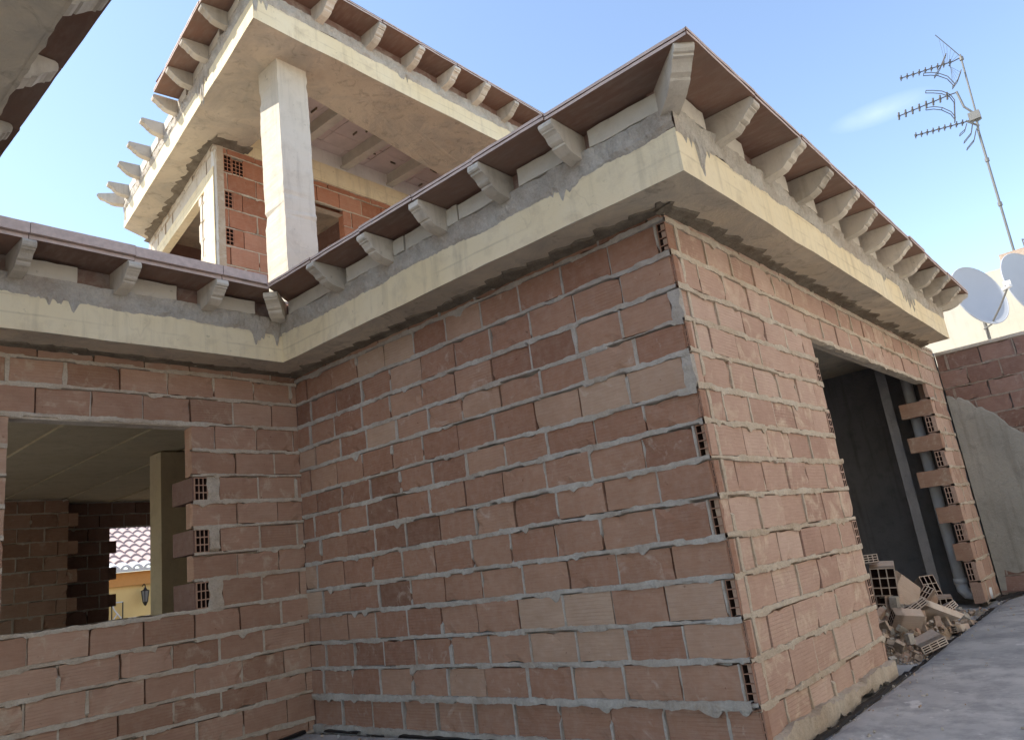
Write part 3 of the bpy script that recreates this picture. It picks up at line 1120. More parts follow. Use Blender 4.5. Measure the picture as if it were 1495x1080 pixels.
# rest of the upper storey shell (behind, dark inside)
mb = MB()
mb.m('brick_dark')
mb.cur = (.5, .2, 0)
mb.bx(.9, 7, 8.2, 8.32, 3.101, ZU - .002)
mb.bx(2.6, 2.72, 5.6, 8.2, 3.101, ZU - .002)
mb.bx(6.9, 7, 3.6, 8.2, 3.101, ZU - .002)
mb.build('partition_wall', parent=house)
mb = MB()
mb.m('roof_tile')
za = ZU + .60
mb.poly([(-.62, 3.2, za), (7.2, 3.2, za), (7.2, 5.8, za + .75), (1.6, 5.8, za + .75)])
mb.poly([(-.62, 3.2, za), (1.6, 5.8, za + .75), (1.75, 6.4, za + .75), (-.37, 5.6, za)])
mb.poly([(7.2, 5.8, za + .75), (7.2, 8.3, za + .02), (.75, 8.3, za + .02), (1.6, 5.8, za + .75)])
mb.build('roof', parent=house)

# --- other wing on the left: porch posts, back wall, and an added unseen block shading the courtyard
mb = MB()
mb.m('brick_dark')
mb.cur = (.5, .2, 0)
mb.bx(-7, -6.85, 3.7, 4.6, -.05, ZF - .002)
mb.bx(-6.99, -6.7, -1.2, -.9, -.05, ZF - .002)  # lone post; this unseen side left open to admit sunlight
mb.bx(-7, -6.85, 4.6, 10.0, 2.6, ZF - .002)  # unseen wide opening beneath, added to let sunlight into the room
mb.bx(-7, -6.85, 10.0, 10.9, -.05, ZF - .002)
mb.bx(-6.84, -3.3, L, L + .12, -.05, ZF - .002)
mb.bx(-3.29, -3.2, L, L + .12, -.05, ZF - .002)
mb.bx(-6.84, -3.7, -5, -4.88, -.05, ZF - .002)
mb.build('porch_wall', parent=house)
mb = MB()
mb.m('brick_cream')
mb.cur = (.5, .4, 0)
mb.bx(-7, -3.68, 1.8, 7.4, ZF + .251, 8.1)  # unseen mass added to keep the sun off the courtyard walls
mb.build('shade_block', parent=house)
mb = MB()
mb.m('roof_tile')
mb.poly([(-7.2, 1.6, 8.102), (-3.5, 1.6, 8.102), (-3.5, 7.6, 8.102), (-7.2, 7.6, 8.102)])
mb.poly([(-7.2, 1.6, 8.14), (-5.3, 3.2, 8.5), (-5.3, 6.0, 8.5), (-7.2, 7.6, 8.14)])
mb.poly([(-3.5, 1.6, 8.14), (-3.5, 7.6, 8.14), (-5.3, 6.0, 8.5), (-5.3, 3.2, 8.5)])
mb.build('roof', parent=house)  # cap of the added shading block

# --- rooms behind the openings
mb = MB()                                    # ceiling of the room behind the window, with vault lines
mb.m('interior')
edges = [-6.8, -5.23, -4.43, -3.63, -2.83, -2.03, -1.23, -.43, .37, 1.17, 1.97, 2.77, 3.57]
for a, b in zip(edges, edges[1:]):
    mb.bx(a + .012, b - .06, L + .13, 10.9, 2.75 + rnd.uniform(0, .008), 2.80)
    mb.bx(b - .06, b + .012, L + .13, 10.9, 2.775, 2.80)
mb.build('room_ceiling', parent=house)
mb = MB()                                    # inner pillar
mb.m('interior')
mb.bx(.115, .455, 6.65, 6.93, -.05, 2.738)
for z in (.6, 1.35, 2.1):
    mb.bx(.113, .457, 6.648, 6.932, z, z + .006)
mb.bx(.458, 3.6, 6.66, 6.92, 2.55, 2.734)
mb.build('column', parent=house)['label'] = 'concrete pillar inside the room behind the window'
mb = MB()                                    # far partition with toothed end
jj = [-.05 + .2 * i for i in range(14)] + [2.74]
wall(mb, (0, 10.3, 0), X, -Y, -6.8, .40, jj, [], 'brick_left', 'mortar_left', lambda r: .1 + (.0 if r % 2 else .17),
     seed=23, smear=(0, .2))
for r in range(0, 14, 2):
    cbrick(mb, (.402, 10.302, jj[r] + .01), (.13, 0, 0), (0, .1, 0), (0, 0, .18), 'brick_left', .5, .2)
mb.build('partition_wall', parent=house)
mb = MB()                                    # rear wall with the window towards the neighbour
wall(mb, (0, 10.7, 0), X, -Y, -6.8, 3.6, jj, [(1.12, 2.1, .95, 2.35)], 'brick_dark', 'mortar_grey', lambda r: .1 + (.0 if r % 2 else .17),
     seed=27, smear=(0, .1))  # darker brick stands in for the dim light back here
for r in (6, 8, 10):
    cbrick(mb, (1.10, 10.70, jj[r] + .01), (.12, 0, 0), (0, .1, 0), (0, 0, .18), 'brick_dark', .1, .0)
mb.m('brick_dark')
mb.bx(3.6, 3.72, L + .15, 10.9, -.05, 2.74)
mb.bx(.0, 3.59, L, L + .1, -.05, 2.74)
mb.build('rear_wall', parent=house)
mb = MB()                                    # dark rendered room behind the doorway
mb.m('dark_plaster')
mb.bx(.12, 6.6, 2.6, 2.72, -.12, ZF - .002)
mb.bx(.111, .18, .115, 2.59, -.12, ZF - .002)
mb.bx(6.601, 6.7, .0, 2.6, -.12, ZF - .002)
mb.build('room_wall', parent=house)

# ------------------------------------------------------------------ boundary wall on the right
bw = empty('boundary_wall', (6.6, -.02, 0), 'low brick boundary wall at the right, half rendered in grey cement', 'wall')
mb = MB()
jr = [-.03, .16, .36, .56, .76, .96, 1.16, 1.36, 1.56, 1.76, 1.98, 2.18, 2.37, 2.58, 2.79]
wall(mb, (0, 0, 0), -Y, -X, 0, 4.5, jr, [], 'brick_dark', 'mortar_dull', lambda r: .1 + (.0 if r % 2 else .18), seed=33, smear=(0, .35), perps=(.6, .2), drop=.5)
mb.m('cement')
mb.bx(-.012, .14, -4.5, -.0, 2.792, 2.83)
mb.m('brick_dark')
mb.bx(.111, .14, -4.5, 0, -.03, 2.79)
mb.build('brickwork', parent=bw)
mb = MB()
mb.m('plaster')
ctrl = [(0, 2.30), (.17, 2.20), (.40, 2.02), (.52, 1.84), (.66, 1.68), (1.0, 1.5), (2.0, 1.3), (4.5, 1.2)]


def pl_top(u):
    for (a, b), (c, d) in zip(ctrl, ctrl[1:]):
        if a <= u <= c:
            return b + (d - b) * (u - a) / (c - a)
    return 1.2


rows = [[], [], []] + [[] for _ in range(8)]
k = 150
for i in range(k + 1):
    u = 4.5 * i / k
    t = pl_top(u) + .06 * nz(u * 5, 3.1) + .04 * nz(u * 17, 4.1) + .03 * nz(u * 50, 6.1)
    bz = .0 if (u < .08 or u > .9) else .20 + .05 * nz(u * 7, 1.2)
    th = .009
    rows[0].append((-.001, -u, t + .004))
    rows[1].append((-th * .7, -u, t - .003))
    for j in range(9):
        zz = t - .03 - (t - .03 - bz) * j / 8
        rows[2 + j].append((-th - .007 * nz(u * 3, zz * 3, 2), -u, zz))
mb.grid(rows)
mb.build('render_coat', parent=bw, smooth=True)

pw = empty('bounce_wall', (0, -4.6, -.3), 'added unseen pale wall behind the camera, bouncing sunlight into the courtyard', 'house')
mb = MB()
mb.m('bounce_front')
mb.bx(-6.8, 9, -.3, 0, 0, 6.2)  # added behind the camera to reflect warm sunlight onto the brick walls
mb.build('wall', parent=pw)
mb = MB()
mb.m('roof_tile')
mb.bx(-6.9, 9.1, -.4, .12, 6.201, 6.28)
mb.build('coping', parent=pw)
mb = MB()
mb.m('dark_plaster')
for x in (-4.5, -1.5, 1.5, 4.5):
    mb.bx(x - .5, x + .5, .001, .03, 3.9, 5.1)
mb.build('shutter', parent=pw)

# ------------------------------------------------------------------ ground
mb = MB()
mb.m('earth')
mb.poly([(-150, -150, -1.2), (150, -150, -1.2), (150, 150, -1.2), (-150, 150, -1.2)])
tag(mb.build('ground'), kind='structure')
mb = MB()
mb.m('screed')
rows = []
nx_, ny_ = 120, 60
for j in range(ny_ + 1):
    r = []
    for i in range(nx_ + 1):
        x = -6.8 + 13.38 * i / nx_
        t = j / ny_
        yedge = -.13 + .012 * nz(x * 2.2, 9.9) + .02 * nz(x * 8, 3.9) if x > .12 else None
        y1 = (yedge if yedge is not None else L - .005)
        if -.1 < x <= .12:
            y1 = -.13
        y = -5 + (y1 + 5) * t
        if x <= -.1:
            y = -5 + (y1 + 5) * t
        z = -.012 + .006 * nz(x * .9, y * .9) - (.0 if x > 0 else .03)
        if j == ny_ and x > .1:
            z -= .03
        r.append((x, y, z))
    rows.append(r)
mb.grid(rows)
mb.box((-7, -4.6, -.3), (13.7, 0, 0), (0, 15.5, 0), (0, 0, .15))
tag(mb.build('courtyard_floor', smooth=True), kind='structure')
mb = MB()
mb.m('screed')
rows = []
for j in range(30):
    rows.append([(DX0 - 2 + .1 * i, -.16 + .09 * j, -.075 + .012 * nz(i * .3, j * .3)) for i in range(66)])
mb.grid(rows)
tag(mb.build('doorway_floor', smooth=True), kind='structure')
# black waterproofing strip along the foot of the wall
mb = MB()
mb.m('black')


def strip(pts, w, h=.012):
    rows = [[], [], [], []]
    for i, (x, y, z) in enumerate(pts):
        d = V(pts[min(i + 1, len(pts) - 1)]) - V(pts[max(i - 1, 0)])
        d.z = 0
        d.normalize()
        s = V((-d.y, d.x, 0))
        ww = w * (1 + .45 * nz(i * .45, x))
        hh = h + .012 * nz(i * .6, x, 2)
        P = V((x, y, z))
        rows[0].append(P + s * ww)
        rows[1].append(P + s * ww * .6 + Z * hh)
        rows[2].append(P - s * ww * .6 + Z * hh)
        rows[3].append(P - s * ww)
    mb.grid(rows)


strip([(-.04 + .08 * i, -.092 + .01 * nz(i * .4, 1), -.045 + .01 * nz(i * .3, 2)) for i in range(28)], .022)
strip([(2.15 + .08 * i, -.105 + .02 * nz(i * .3, 3) , -.05 + .012 * nz(i * .35, 4)) for i in range(42)], .022, .01)
strip([(5.55 + .06 * i, -.10 - .02 * i + .03 * nz(i * .5, 5), .0 + .03 * nz(i * .4, 6)) for i in range(17)], .035, .03)
tag(mb.build('waterproof_membrane'), 'black bitumen strip along the foot of the pale brick wall and doorway', 'membrane')
mb = MB()
mb.m('black')
strip([(-.03, L - .2 - .06 * i, -.035) for i in range(8)], .03, .01)
strip([(-.035, 2.65 - .06 * i, -.035 + .008 * nz(i, 3)) for i in range(24)], .035, .012)
strip([(-.12 - .07 * i, L - .03 - .015 * i, -.035) for i in range(6)], .03, .02)
tag(mb.build('waterproof_membrane'), 'black bitumen strip on the floor in the inner corner under the long brick wall', 'membrane')

# ------------------------------------------------------------------ drain pipe in the doorway
pipe = empty('drain_pipe', (6.03, .25, -.03), 'grey plastic drain pipe standing inside the right side of the doorway', 'pipe')
mb = MB()
mb.m('pipe')
pts = [(0, 0, 2.8), (.0, 0, 1.8), (-.005, 0, .9), (-.02, -.01, .22)]
mb.tube(pts, .060, 16)
mb.build('pipe_shaft', parent=pipe, smooth=True)
mb = MB()
mb.m('pipe')
mb.tube([(-.02, -.01, .2), (-.018, -.012, .13), (-.005, -.04, .085), (.02, -.1, .07), (.05, -.2, .065), (.06, -.27, .062)], .064, 16)
mb.tube([(-.02, -.01, .19), (-.02, -.01, .25)], .069, 16)
mb.build('elbow', parent=pipe, smooth=True)
post = MB()
post.m('dark_plaster')
post.bx(-.035, .035, -.05, .05, 0, 2.75)
tag(post.build('timber_post', loc=(5.86, .47, -.08), rot=(0, 0, .2)), 'dark upright post just behind the grey drain pipe', 'post')

# ------------------------------------------------------------------ broken bricks in the doorway
def hollow_brick(name, loc, rot, size, label, tone, cut=0.0):
    a, b, c = size
    mb = MB()
    mb.cur = (tone, rnd.uniform(.1, .6), rnd.random())
    h = V((-a / 2, -b / 2, 0))
    hollow_end(mb, h, Y, Z, -X, b, c, 3, 3, 'brick_dusty', .07)
    mb.m('brick_dusty')
    A, Bq, Cq = V((a, 0, 0)), V((0, b, 0)), V((0, 0, c))
    k = rnd.uniform(-cut, cut)
    e = [h, h + Bq, h + Bq + Cq, h + Cq]
    f = [h + A * (1 - max(0, k)), h + Bq + A * (1 - max(0, -k)), h + Bq + Cq + A * (1 - cut * rnd.random()), h + Cq + A * (1 - cut * rnd.random())]
    ei = [mb.vert(p) for p in e]
    fi = [mb.vert(p) for p in f]
    for i in range(4):
        j = (i + 1) % 4
        mb.face((ei[i], ei[j], fi[j], fi[i]))
    mb.m('hole')
    mb.face(fi)
    o = mb.build(name, loc=loc, rot=rot)
    return tag(o, label, 'brick', 'broken bricks heaped in the doorway')


R_ = math.radians
pieces = [
    ((3.66, .36, .33), (R_(4), R_(-10), R_(14)), (.26, .20, .26), 'hollow brick set on end on top of the heap, open cells facing out', .8, .0),
    ((3.62, .42, .12), (R_(3), R_(5), R_(-10)), (.32, .24, .21), 'buried hollow brick at the left of the heap, below the one on end', .7, .1),
    ((3.50, .38, .61), (R_(0), R_(6), R_(20)), (.22, .12, .07), 'small pale brick piece lying on top of the upright hollow brick', 1.0, .2),
    ((4.05, .40, .22), (R_(14), R_(34), R_(-20)), (.42, .14, .22), 'long pale brick leaning to the right off the upright hollow brick', .9, .2),
    ((3.45, .20, .16), (R_(60), R_(12), R_(20)), (.34, .06, .20), 'thin brick shard lying flat across the middle of the heap', .95, .4),
    ((3.72, .13, .10), (R_(70), R_(22), R_(-22)), (.52, .06, .22), 'longest flat brick shard sloping down the front of the heap', .85, .3),
    ((2.95, .05, .0), (R_(72), R_(-8), R_(35)), (.30, .06, .20), 'flat shard at the front edge of the heap beside the jamb', .9, .5),
    ((5.65, .50, -.02), (R_(0), R_(26), R_(40)), (.34, .16, .28), 'broken brick at the back of the heap with a pointed top', .6, .6),
    ((5.10, .26, -.08), (R_(0), R_(-4), R_(15)), (.30, .17, .22), 'hollow brick at the right end of the heap, cells facing out', .65, .3),
    ((4.50, .32, .06), (R_(35), R_(40), R_(10)), (.32, .09, .20), 'tilted orange brick chip between the long shard and the right-hand brick', .2, .5),
    ((4.10, .06, -.06), (R_(80), R_(4), R_(-15)), (.40, .06, .20), 'low flat shard in front of the tilted orange chip', .8, .5),
    ((3.15, .14, .10), (R_(40), R_(10), R_(-50)), (.26, .08, .18), 'short brick piece wedged at the left of the heap against the jamb', .9, .5),
    ((4.30, .18, .04), (R_(65), R_(15), R_(40)), (.30, .06, .18), 'cream shard lying crosswise over the right half of the heap', 1.0, .5),
]
for (loc, rot, size, lab, tone, cut) in pieces:
    hollow_brick('broken_brick', loc, rot, size, lab, tone, cut)
# crumbs of brick and mortar: nobody could count them
mb = MB()
for i in range(560):
    t = rnd.random()
    x = 2.75 + 2.7 * t ** 1.3 + rnd.gauss(0, .12)
    y = .22 + rnd.gauss(0, .16)
    if y < -.06:
        y = -.06 + rnd.random() * .1
    hgt = max(0, .34 - abs(x - 3.4) * .18 - abs(y - .3) * .5)
    z = -.075 + hgt * rnd.uniform(.6, 1)
    s = rnd.choice([.015, .02, .03, .05, .07]) * rnd.uniform(.7, 1.3)
    mb.m(rnd.choice(['rubble', 'brick_door', 'cement', 'rubble']))
    mb.cur = (rnd.random(), rnd.random() * .6, 0)
    e = Euler((rnd.uniform(0, 6), rnd.uniform(0, 6), rnd.uniform(0, 6))).to_matrix()
    a, b, c = e @ V((s, 0, 0)), e @ V((0, s * rnd.uniform(.5, 1), 0)), e @ V((0, 0, s * rnd.uniform(.25, .7)))
    p = V((x, y, z))
    mb.poly([p, p + a, p + a + b * .8, p + b])
    mb.box(p, a, b, c)
mb.m('rubble')
rows = []
for jy in range(16):
    r = []
    for ix in range(46):
        x, y = 2.5 + .075 * ix, -.10 + .06 * jy
        hh = max(0, .27 - abs(x - 3.5) * .15 - abs(y - .36) * .42) + .03 * nz(x * 4, y * 4) + .02 * nz(x * 11, y * 11)
        edge = min(1, min(ix, 45 - ix) / 5, min(jy, 15 - jy) / 3)
        r.append((x, y, -.10 + max(0, hh) * edge + .012 * edge))
    rows.append(r)
mb.grid(rows)
for i in range(500):
    x, y = 2.6 + 3.0 * rnd.random() ** 1.2, -.05 + abs(rnd.gauss(0, .2))
    sz = rnd.choice([.008, .012, .016, .022])
    hgt = max(0, .27 - abs(x - 3.5) * .15 - abs(y - .36) * .42)
    e = Euler((rnd.uniform(0, 6), rnd.uniform(0, 6), rnd.uniform(0, 6))).to_matrix()
    mb.m(rnd.choice(['rubble', 'brick_dusty', 'cement']))
    mb.cur = (rnd.random(), .4, 0)
    mb.box(V((x, y, -.075 + hgt)), e @ V((sz, 0, 0)), e @ V((0, sz, 0)), e @ V((0, 0, sz * .6)))
tag(mb.build('rubble'), 'crumbled brick and mortar rubble around the broken bricks in the doorway', 'rubble', kind='stuff')

mb = MB()
for i in range(420):
    if i % 3:
        x, y = rnd.uniform(.1, 6.3), -.14 - abs(rnd.gauss(0, .25))
    else:
        x, y = -.03 - abs(rnd.gauss(0, .12)), rnd.uniform(.1, 3.6)
    sz = rnd.choice([.003, .004, .005, .006, .008, .013]) * rnd.uniform(.7, 1.3)
    mb.m(rnd.choice(['rubble', 'cement', 'cement', 'screed', 'cement']))
    mb.cur = (rnd.random(), .3, 0)
    e = Euler((rnd.uniform(0, 6), rnd.uniform(0, 6), rnd.uniform(0, 6))).to_matrix()
    z = -.010 if x > 0 else -.04
    mb.box(V((x, y, z)), e @ V((sz, 0, 0)), e @ V((0, sz, 0)), e @ V((0, 0, sz * .6)))
tag(mb.build('grit'), 'loose grit and brick crumbs scattered along the foot of the walls', 'grit', kind='stuff')

# ------------------------------------------------------------------ white house, dishes and antenna beyond the boundary wall
wh = empty('white_house', (12, -1, -1.2), 'sunlit white rendered house behind the satellite dishes at the right', 'house')
mb = MB()
mb.m('white_wall')
mb.bx(0, 6, -7, 4.5, 0, 6.2)
mb.build('wall', parent=wh)
mb = MB()
mb.m('cement')
mb.bx(-5.1, -.002, -7, 4.5, 0, 3.9)
mb.build('terrace', parent=wh)
mb = MB()
mb.m('rubble')
mb.bx(-.1, .45, -.05, .45, 6.201, 6.42)
mb.build('chimney', parent=wh)
mb = MB()
mb.m('galv')
mb.tube([(-.02, .05, 6.58), (.1, -1.2, 6.64)], .012, 6)
mb.tube([(-.02, .05, 6.42), (-.02, .05, 6.6)], .012, 6)
mb.build('roof_rail', parent=wh)


def dish(loc, nrm, R, label, arm=True, foot=2.7):
    root = empty('satellite_dish', (loc[0] + .12, loc[1], foot), label, 'satellite dish', 'satellite dishes behind the boundary wall')
    o = V(loc) - V((loc[0] + .12, loc[1], foot))
    nrm = V(nrm).normalized()
    sx = nrm.cross(Z).normalized()
    sy = sx.cross(nrm).normalized()
    mb = MB()
    mb.m('dish')
    for (off, fl) in ((0, 1), (-.012, -1)):
        rows = []
        for i in range(9):
            rr = R * i / 8
            rows.append([o + sx * (rr * .93 * math.cos(t * math.pi / 20)) + sy * (rr * math.sin(t * math.pi / 20)) + nrm * (.16 * R * (rr / R) ** 2 + off) for t in range(41)])
        mb.grid(rows if fl > 0 else rows[::-1])
    rim = [o + sx * (R * .93 * math.cos(t * math.pi / 20)) + sy * (R * math.sin(t * math.pi / 20)) + nrm * (.16 * R - .006) for t in range(41)]
    mb.tube(rim, .011, 6, False)
    mb.build('reflector', parent=root, smooth=True)
    mb = MB()
    mb.m('galv')
    b = o - sy * (R * .96) + nrm * .02
    tip = o - sy * (R * .30) + nrm * (R * 1.05)
    mb.tube([b - nrm * .15, b, b.lerp(tip, .5) + V((0, 0, -.02)), tip], .014, 8)
    mb.build('arm', parent=root)
    mb = MB()
    mb.m('grille')
    mb.tube([tip + nrm * .05, tip - nrm * .09], [.035, .03], 10)
    mb.bx(tip.x - .03, tip.x + .03, tip.y - .05, tip.y + .05, tip.z + .02, tip.z + .09)
    mb.build('receiver', parent=root)
    mb = MB()
    mb.m('galv')
    mb.tube([(0, 0, 0), (0, 0, o.z - R * .5), (-.02, 0, o.z), o - nrm * .03], .025, 8)
    mb.build('mast', parent=root)
    mb = MB()
    mb.m('antenna_dark')
    mb.tube([b - nrm * .1, b - nrm * .12 + V((0, 0, -.15)), b + V((.03, 0, -.4)), b + V((.02, -.03, -.75))], .012, 6)
    mb.build('cable', parent=root)
    return root


dish((10, -.24, 4.14), (-.55, -.80, .20), .53, 'grey-blue satellite dish with its receiver arm showing, nearer the roof eave')
dish((11.2, -.85, 4.33), (-.50, -.84, .20), .64, 'larger satellite dish cut off by the right edge of the photo')

ant = empty('tv_antenna', (12, -.78, 5.22), 'tall television antenna mast with three stacked aerials against the sky', 'antenna')
B_ = V((-.27, .963, 0))
PD = V((.963, .27, 0))
AP = lambda s, z, p=0.0: B_ * s + Z * (z - .06) + PD * p
mb = MB()
mb.m('galv')
mb.tube([AP(0, 0), AP(-.05, 2.5), AP(-.10, 2.9)], .022, 10)
mb.tube([AP(-.095, 2.7), AP(-.15, 4.14)], .016, 10)
for s, z in ((-.02, 1.0), (-.04, 1.9), (-.11, 2.75), (-.15, 4.05)):
    mb.tube([AP(s, z - .035), AP(s, z + .035)], .036, 8)
mb.build('mast', parent=ant)


def yagi(s0, s1, z0, z1, n, bulk, s_att, extra):
    mb = MB()
    mb.m('antenna_dark')
    mb.tube([AP(s_att[0], s_att[1]), AP(s0, z0), AP(s1, z1)], .011, 6)
    for i in range(n):
        t = i / (n - 1)
        s = s0 + (s1 - s0) * (.06 + .93 * t)
        z = z0 + (z1 - z0) * (.06 + .93 * t)
        ln = .075 if bulk else .062
        mb.tube([AP(s, z, -.11), AP(s, z, .11)], .0075, 5)
        mb.tube([AP(s + .012, z - ln), AP(s - .012, z + ln)], .0085 if not bulk else .018, 5)
        mb.bx(*sorted((AP(s, z).x - .016, AP(s, z).x + .016)), *sorted((AP(s, z).y - .02, AP(s, z).y + .02)), AP(s, z).z - .022, AP(s, z).z + .022)
    for pts, r in extra:
        for off in (-.05, .05):
            mb.tube([AP(s, z, off) for (s, z) in pts], r, 5)
        for (s, z) in (pts[0], pts[len(pts) // 2], pts[-1]):
            mb.tube([AP(s, z, -.05), AP(s, z, .05)], r * .8, 5)
    o = mb.build('aerial', parent=ant)
    return o


yagi(-.01, .91, 4.05, 4.07, 9, False, (-.15, 4.08),
     [([(.52, 3.99), (.40, 3.95), (.29, 3.89), (.16, 3.76), (.09, 3.57)], .0085), ([(.13, 3.52), (.02, 3.63), (-.08, 3.8)], .0085),
      ([(.36, 3.86), (.23, 4.0), (.07, 4.24)], .008)])
yagi(.2, 1.13, 3.40, 3.30, 8, True, (.09, 3.4),
     [([(.57, 3.62), (.45, 3.57), (.32, 3.5), (.21, 3.38), (.17, 3.24), (.26, 2.83)], .0085), ([(.65, 3.27), (.52, 3.24), (.4, 3.17), (.28, 3.03), (.24, 2.89)], .0085)])
yagi(.1, .95, 2.76, 2.80, 9, False, (-.12, 2.79),
     [([(.1, 2.7), (.15, 2.6), (.25, 2.54)], .008), ([(0, 2.69), (.07, 2.5), (.22, 2.37)], .008), ([(-.02, 2.54), (.06, 2.35), (.21, 2.22)], .008)])
mb = MB()
mb.m('antenna_dark')
mb.tube([AP(-.15, 4.09), AP(-.02, 4.38), AP(.14, 4.72)], .008, 5)
for i in range(6):
    t = i / 5
    mb.tube([AP(-.12 + .22 * t, 4.14 + .46 * t), AP(.02 + .1 * t, 4.06 - .0 * t)], .003, 4)
    mb.tube([AP(.05 + .04 * t, 4.0), AP(.13 - .19 * t, 3.54 + .25 * t)], .003, 4)
mb.build('reflector_grid', parent=ant)
mb = MB()
mb.m('galv')
mb.tube([AP(-.09, 2.85), AP(.05, 3.07), AP(.09, 3.42)], .02, 8)
mb.bx(AP(-.09, 2.85).x - .06, AP(-.09, 2.85).x + .06, AP(-.09, 2.85).y - .07, AP(-.09, 2.85).y + .12, 2.68, 2.84)
mb.tube([AP(-.09, 2.6), AP(.09, 2.78)], .02, 8)
mb.build('bracket', parent=ant)

# ------------------------------------------------------------------ neighbour seen through the rear window
nb = empty('neighbouring_house', (3.9, 17, -1.2), 'yellow rendered house with a pale tiled roof, seen through the rear window', 'house')
mb = MB()
mb.m('yellow_wall')
mb.bx(-6, 6, 0, 5, 0, 2.95)
mb.build('wall', parent=nb)
mb = MB()
mb.m('orange_band')
mb.bx(-6.05, 6.05, -.08, -.001, 2.85, 3.16)
mb.build('cornice', parent=nb)
mb = MB()
mb.m('pale_tile')
rows = []
for j in range(24):
    r = []
    for i in range(24 * 8 + 1):
        x = -3.1 + 6.24 * i / (24 * 8)
        ph = (i % 8) / 8
        zc = .075 * abs(math.sin(math.pi * ph + .0)) + .0
        y = -.25 + .36 * (j // 2) + (.355 if j % 2 else 0)
        stp = .05 * (j % 2)
        r.append((x, y, 3.24 + (y + .25) * .42 + zc - stp))
    rows.append(r)
mb.grid(rows)
mb.build('roof', parent=nb)
mb = MB()
for k in range(24):
    x = -3.1 + .26 * k + .13
    mb.m('tile_white')
    arc = [(x + .125 * math.cos(math.pi * t / 10), -.262, 3.222 + .095 * math.sin(math.pi * t / 10)) for t in range(11)]
    arc2 = [(x + .060 * math.cos(math.pi * t / 10), -.262, 3.222 + .045 * math.sin(math.pi * t / 10)) for t in range(11)]
    mb.grid([arc, arc2])
    arc3 = [(p[0], -.20, p[2]) for p in arc2]
    mb.grid([arc2, arc3])
    arc4 = [(p[0], -.05, p[2] + .08) for p in arc]
    mb.grid([arc, arc4])
mb.bx(-3.1, 3.14, -.25, -.08, 3.165, 3.222)
mb.build('eave_tiles', parent=nb)
lm = empty('wall_lantern', (4.26, 16.92, 1.15), 'small black wall lantern on the yellow house', 'lantern')
mb = MB()
mb.m('lamp_iron')
mb.tube([(0, .08, .46), (0, -.02, .50), (0, -.08, .46), (0, -.08, .42)], .012, 6)
mb.tube([(0, -.08, .43), (0, -.08, .37), (0, -.08, .34)], [.012, .04, .10], 6)
mb.tube([(0, -.08, .09), (0, -.08, .03), (0, -.08, .0)], [.06, .035, .01], 6)
for k in range(6):
    a = k * math.pi / 3
    mb.tube([(.058 * math.cos(a), -.08 + .058 * math.sin(a), .09), (.092 * math.cos(a), -.08 + .092 * math.sin(a), .34)], .007, 4)
mb.build('frame', parent=lm)
mb = MB()
mb.m('lamp_glass')
mb.tube([(0, -.08, .092), (0, -.08, .338)], [.052, .086], 6)
mb.build('glass', parent=lm)
gr = MB()
gr.m('lamp_iron')
gr.tube([(0, 0, 0), (0, 0, .45)], .014, 5)
gr.tube([(.24, 0, 0), (.24, 0, .45)], .014, 5)
gr.m('grille')
gr.tube([(0, 0, .45), (.05, 0, .3), (.2, 0, .1), (.24, 0, .0)], .016, 5)
gr.tube([(0, 0, .45), (.24, 0, .45)], .014, 5)
gr.tube([(0, 0, .02), (.12, 0, .2), (.05, 0, .3)], .012, 5)
tag(gr.build('window_grille', loc=(3.55, 16.93, .85)), 'white scrolled iron grille on the yellow house below the tiled eave', 'grille')

# ------------------------------------------------------------------ light, sky, camera
sun_to = V((-1, 1.0, 1.5)).normalized()
CLOUD = (0.885, 0.134, 0.445)
el = math.asin(sun_to.z)
rot = math.atan2(sun_to.x, sun_to.y)
w = bpy.data.worlds.new('World')
S.world = w
w.use_nodes = True
nt = w.node_tree
sky = nt.nodes.new('ShaderNodeTexSky')
sky.sky_type = 'NISHITA'
sky.sun_disc = False
sky.sun_elevation = el
sky.sun_rotation = rot
sky.air_density = 1.0
sky.dust_density = .45
sky.ozone_density = 1.0
bg = nt.nodes['Background']
bg.inputs[1].default_value = .15
# one faint wisp of cirrus
tc = nt.nodes.new('ShaderNodeTexCoord')
mp = nt.nodes.new('ShaderNodeMapping')
mp.inputs['Scale'].default_value = (9, 9, 30)
nt.links.new(tc.outputs['Generated'], mp.inputs[0])
no = nt.nodes.new('ShaderNodeTexNoise')
no.inputs['Scale'].default_value = 1.6
no.inputs['Detail'].default_value = 7
no.inputs['Distortion'].default_value = .6
nt.links.new(mp.outputs[0], no.inputs['Vector'])
vd = nt.nodes.new('ShaderNodeVectorMath')
vd.operation = 'SUBTRACT'
nt.links.new(tc.outputs['Generated'], vd.inputs[0])
vd.inputs[1].default_value = CLOUD
vs = nt.nodes.new('ShaderNodeVectorMath')
vs.operation = 'MULTIPLY'
nt.links.new(vd.outputs[0], vs.inputs[0])
vs.inputs[1].default_value = (17, 17, 75)
vl = nt.nodes.new('ShaderNodeVectorMath')
vl.operation = 'LENGTH'
nt.links.new(vs.outputs[0], vl.inputs[0])
fall = nt.nodes.new('ShaderNodeMapRange')
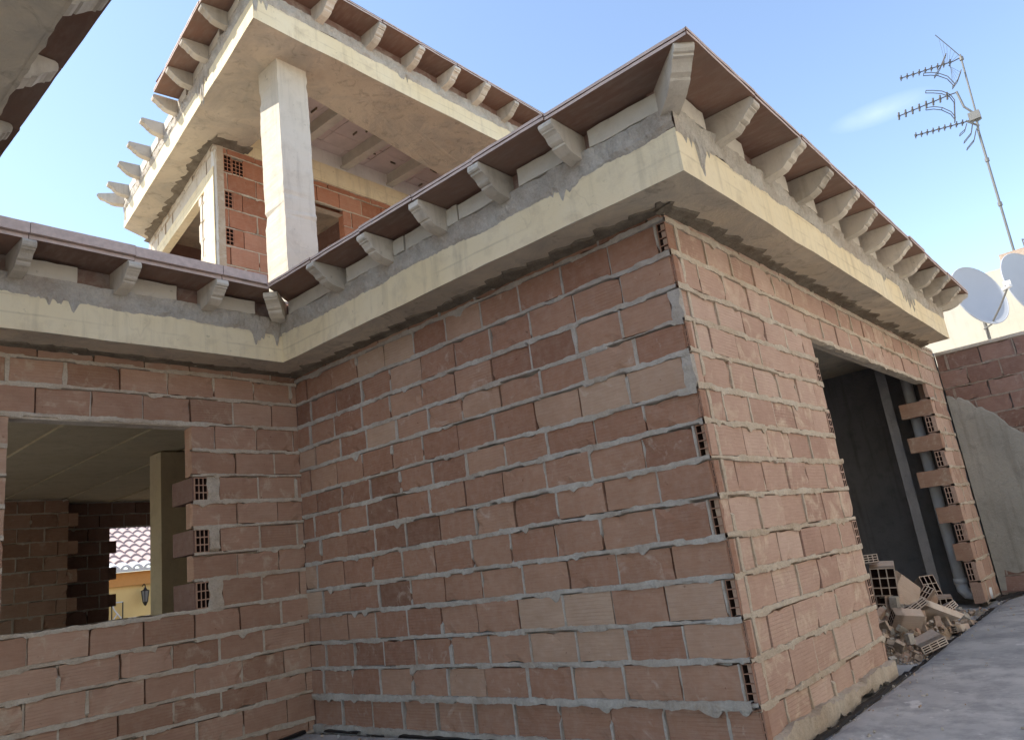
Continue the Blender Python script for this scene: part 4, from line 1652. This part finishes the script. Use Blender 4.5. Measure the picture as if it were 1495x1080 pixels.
fall.inputs['From Min'].default_value = 1.0
fall.inputs['From Max'].default_value = 0.0
fall.inputs['To Max'].default_value = .26
nt.links.new(vl.outputs['Value'], fall.inputs[0])
mu = nt.nodes.new('ShaderNodeMath')
mu.operation = 'MULTIPLY'
nt.links.new(fall.outputs[0], mu.inputs[0])
nt.links.new(no.outputs[0], mu.inputs[1])
mx = nt.nodes.new('ShaderNodeMix')
mx.data_type = 'RGBA'
nt.links.new(mu.outputs[0], mx.inputs[0])
hs = nt.nodes.new('ShaderNodeHueSaturation')
hs.inputs['Saturation'].default_value = .95
nt.links.new(sky.outputs[0], hs.inputs['Color'])
nt.links.new(hs.outputs[0], mx.inputs[6])
mx.inputs[7].default_value = (6.5, 6.8, 7.2, 1)
nt.links.new(mx.outputs[2], bg.inputs[0])

ld = bpy.data.lights.new('sun', 'SUN')
ld.energy = 3.3
ld.angle = math.radians(.5)
ld.color = (1.0, .94, .84)
lo = bpy.data.objects.new('sun', ld)
COL.objects.link(lo)
lo.rotation_euler = (-sun_to).to_track_quat('-Z', 'Y').to_euler()
lo.location = (-20, 12, 30)

cd = bpy.data.cameras.new('camera')
cd.sensor_width = 36
cd.lens = 1079.06 / 1495 * 36
cd.clip_start = .05
cd.clip_end = 500
co = bpy.data.objects.new('camera', cd)
COL.objects.link(co)
Rm = [[0.6577441120642581, -0.7422781953276791, -0.12804594404308436], [0.1060570087170986, 0.2595627192913381, -0.9598849439678002], [0.7457376173606787, 0.6177785003503843, 0.24944965535764532]]
right, down, fwd = V(Rm[0]), V(Rm[1]), V(Rm[2])
m4 = Matrix.Identity(4)
for i in range(3):
    m4[i][0], m4[i][1], m4[i][2] = right[i], -down[i], -fwd[i]
m4.translation = V((-3.6176, -1.7375, 1.0242))
co.matrix_world = m4
S.camera = co

S.view_settings.view_transform = 'Standard'
S.view_settings.look = 'None'
S.view_settings.exposure = 1.24
S.view_settings.gamma = 1.0
S.cycles.max_bounces = 8
S.cycles.diffuse_bounces = 5
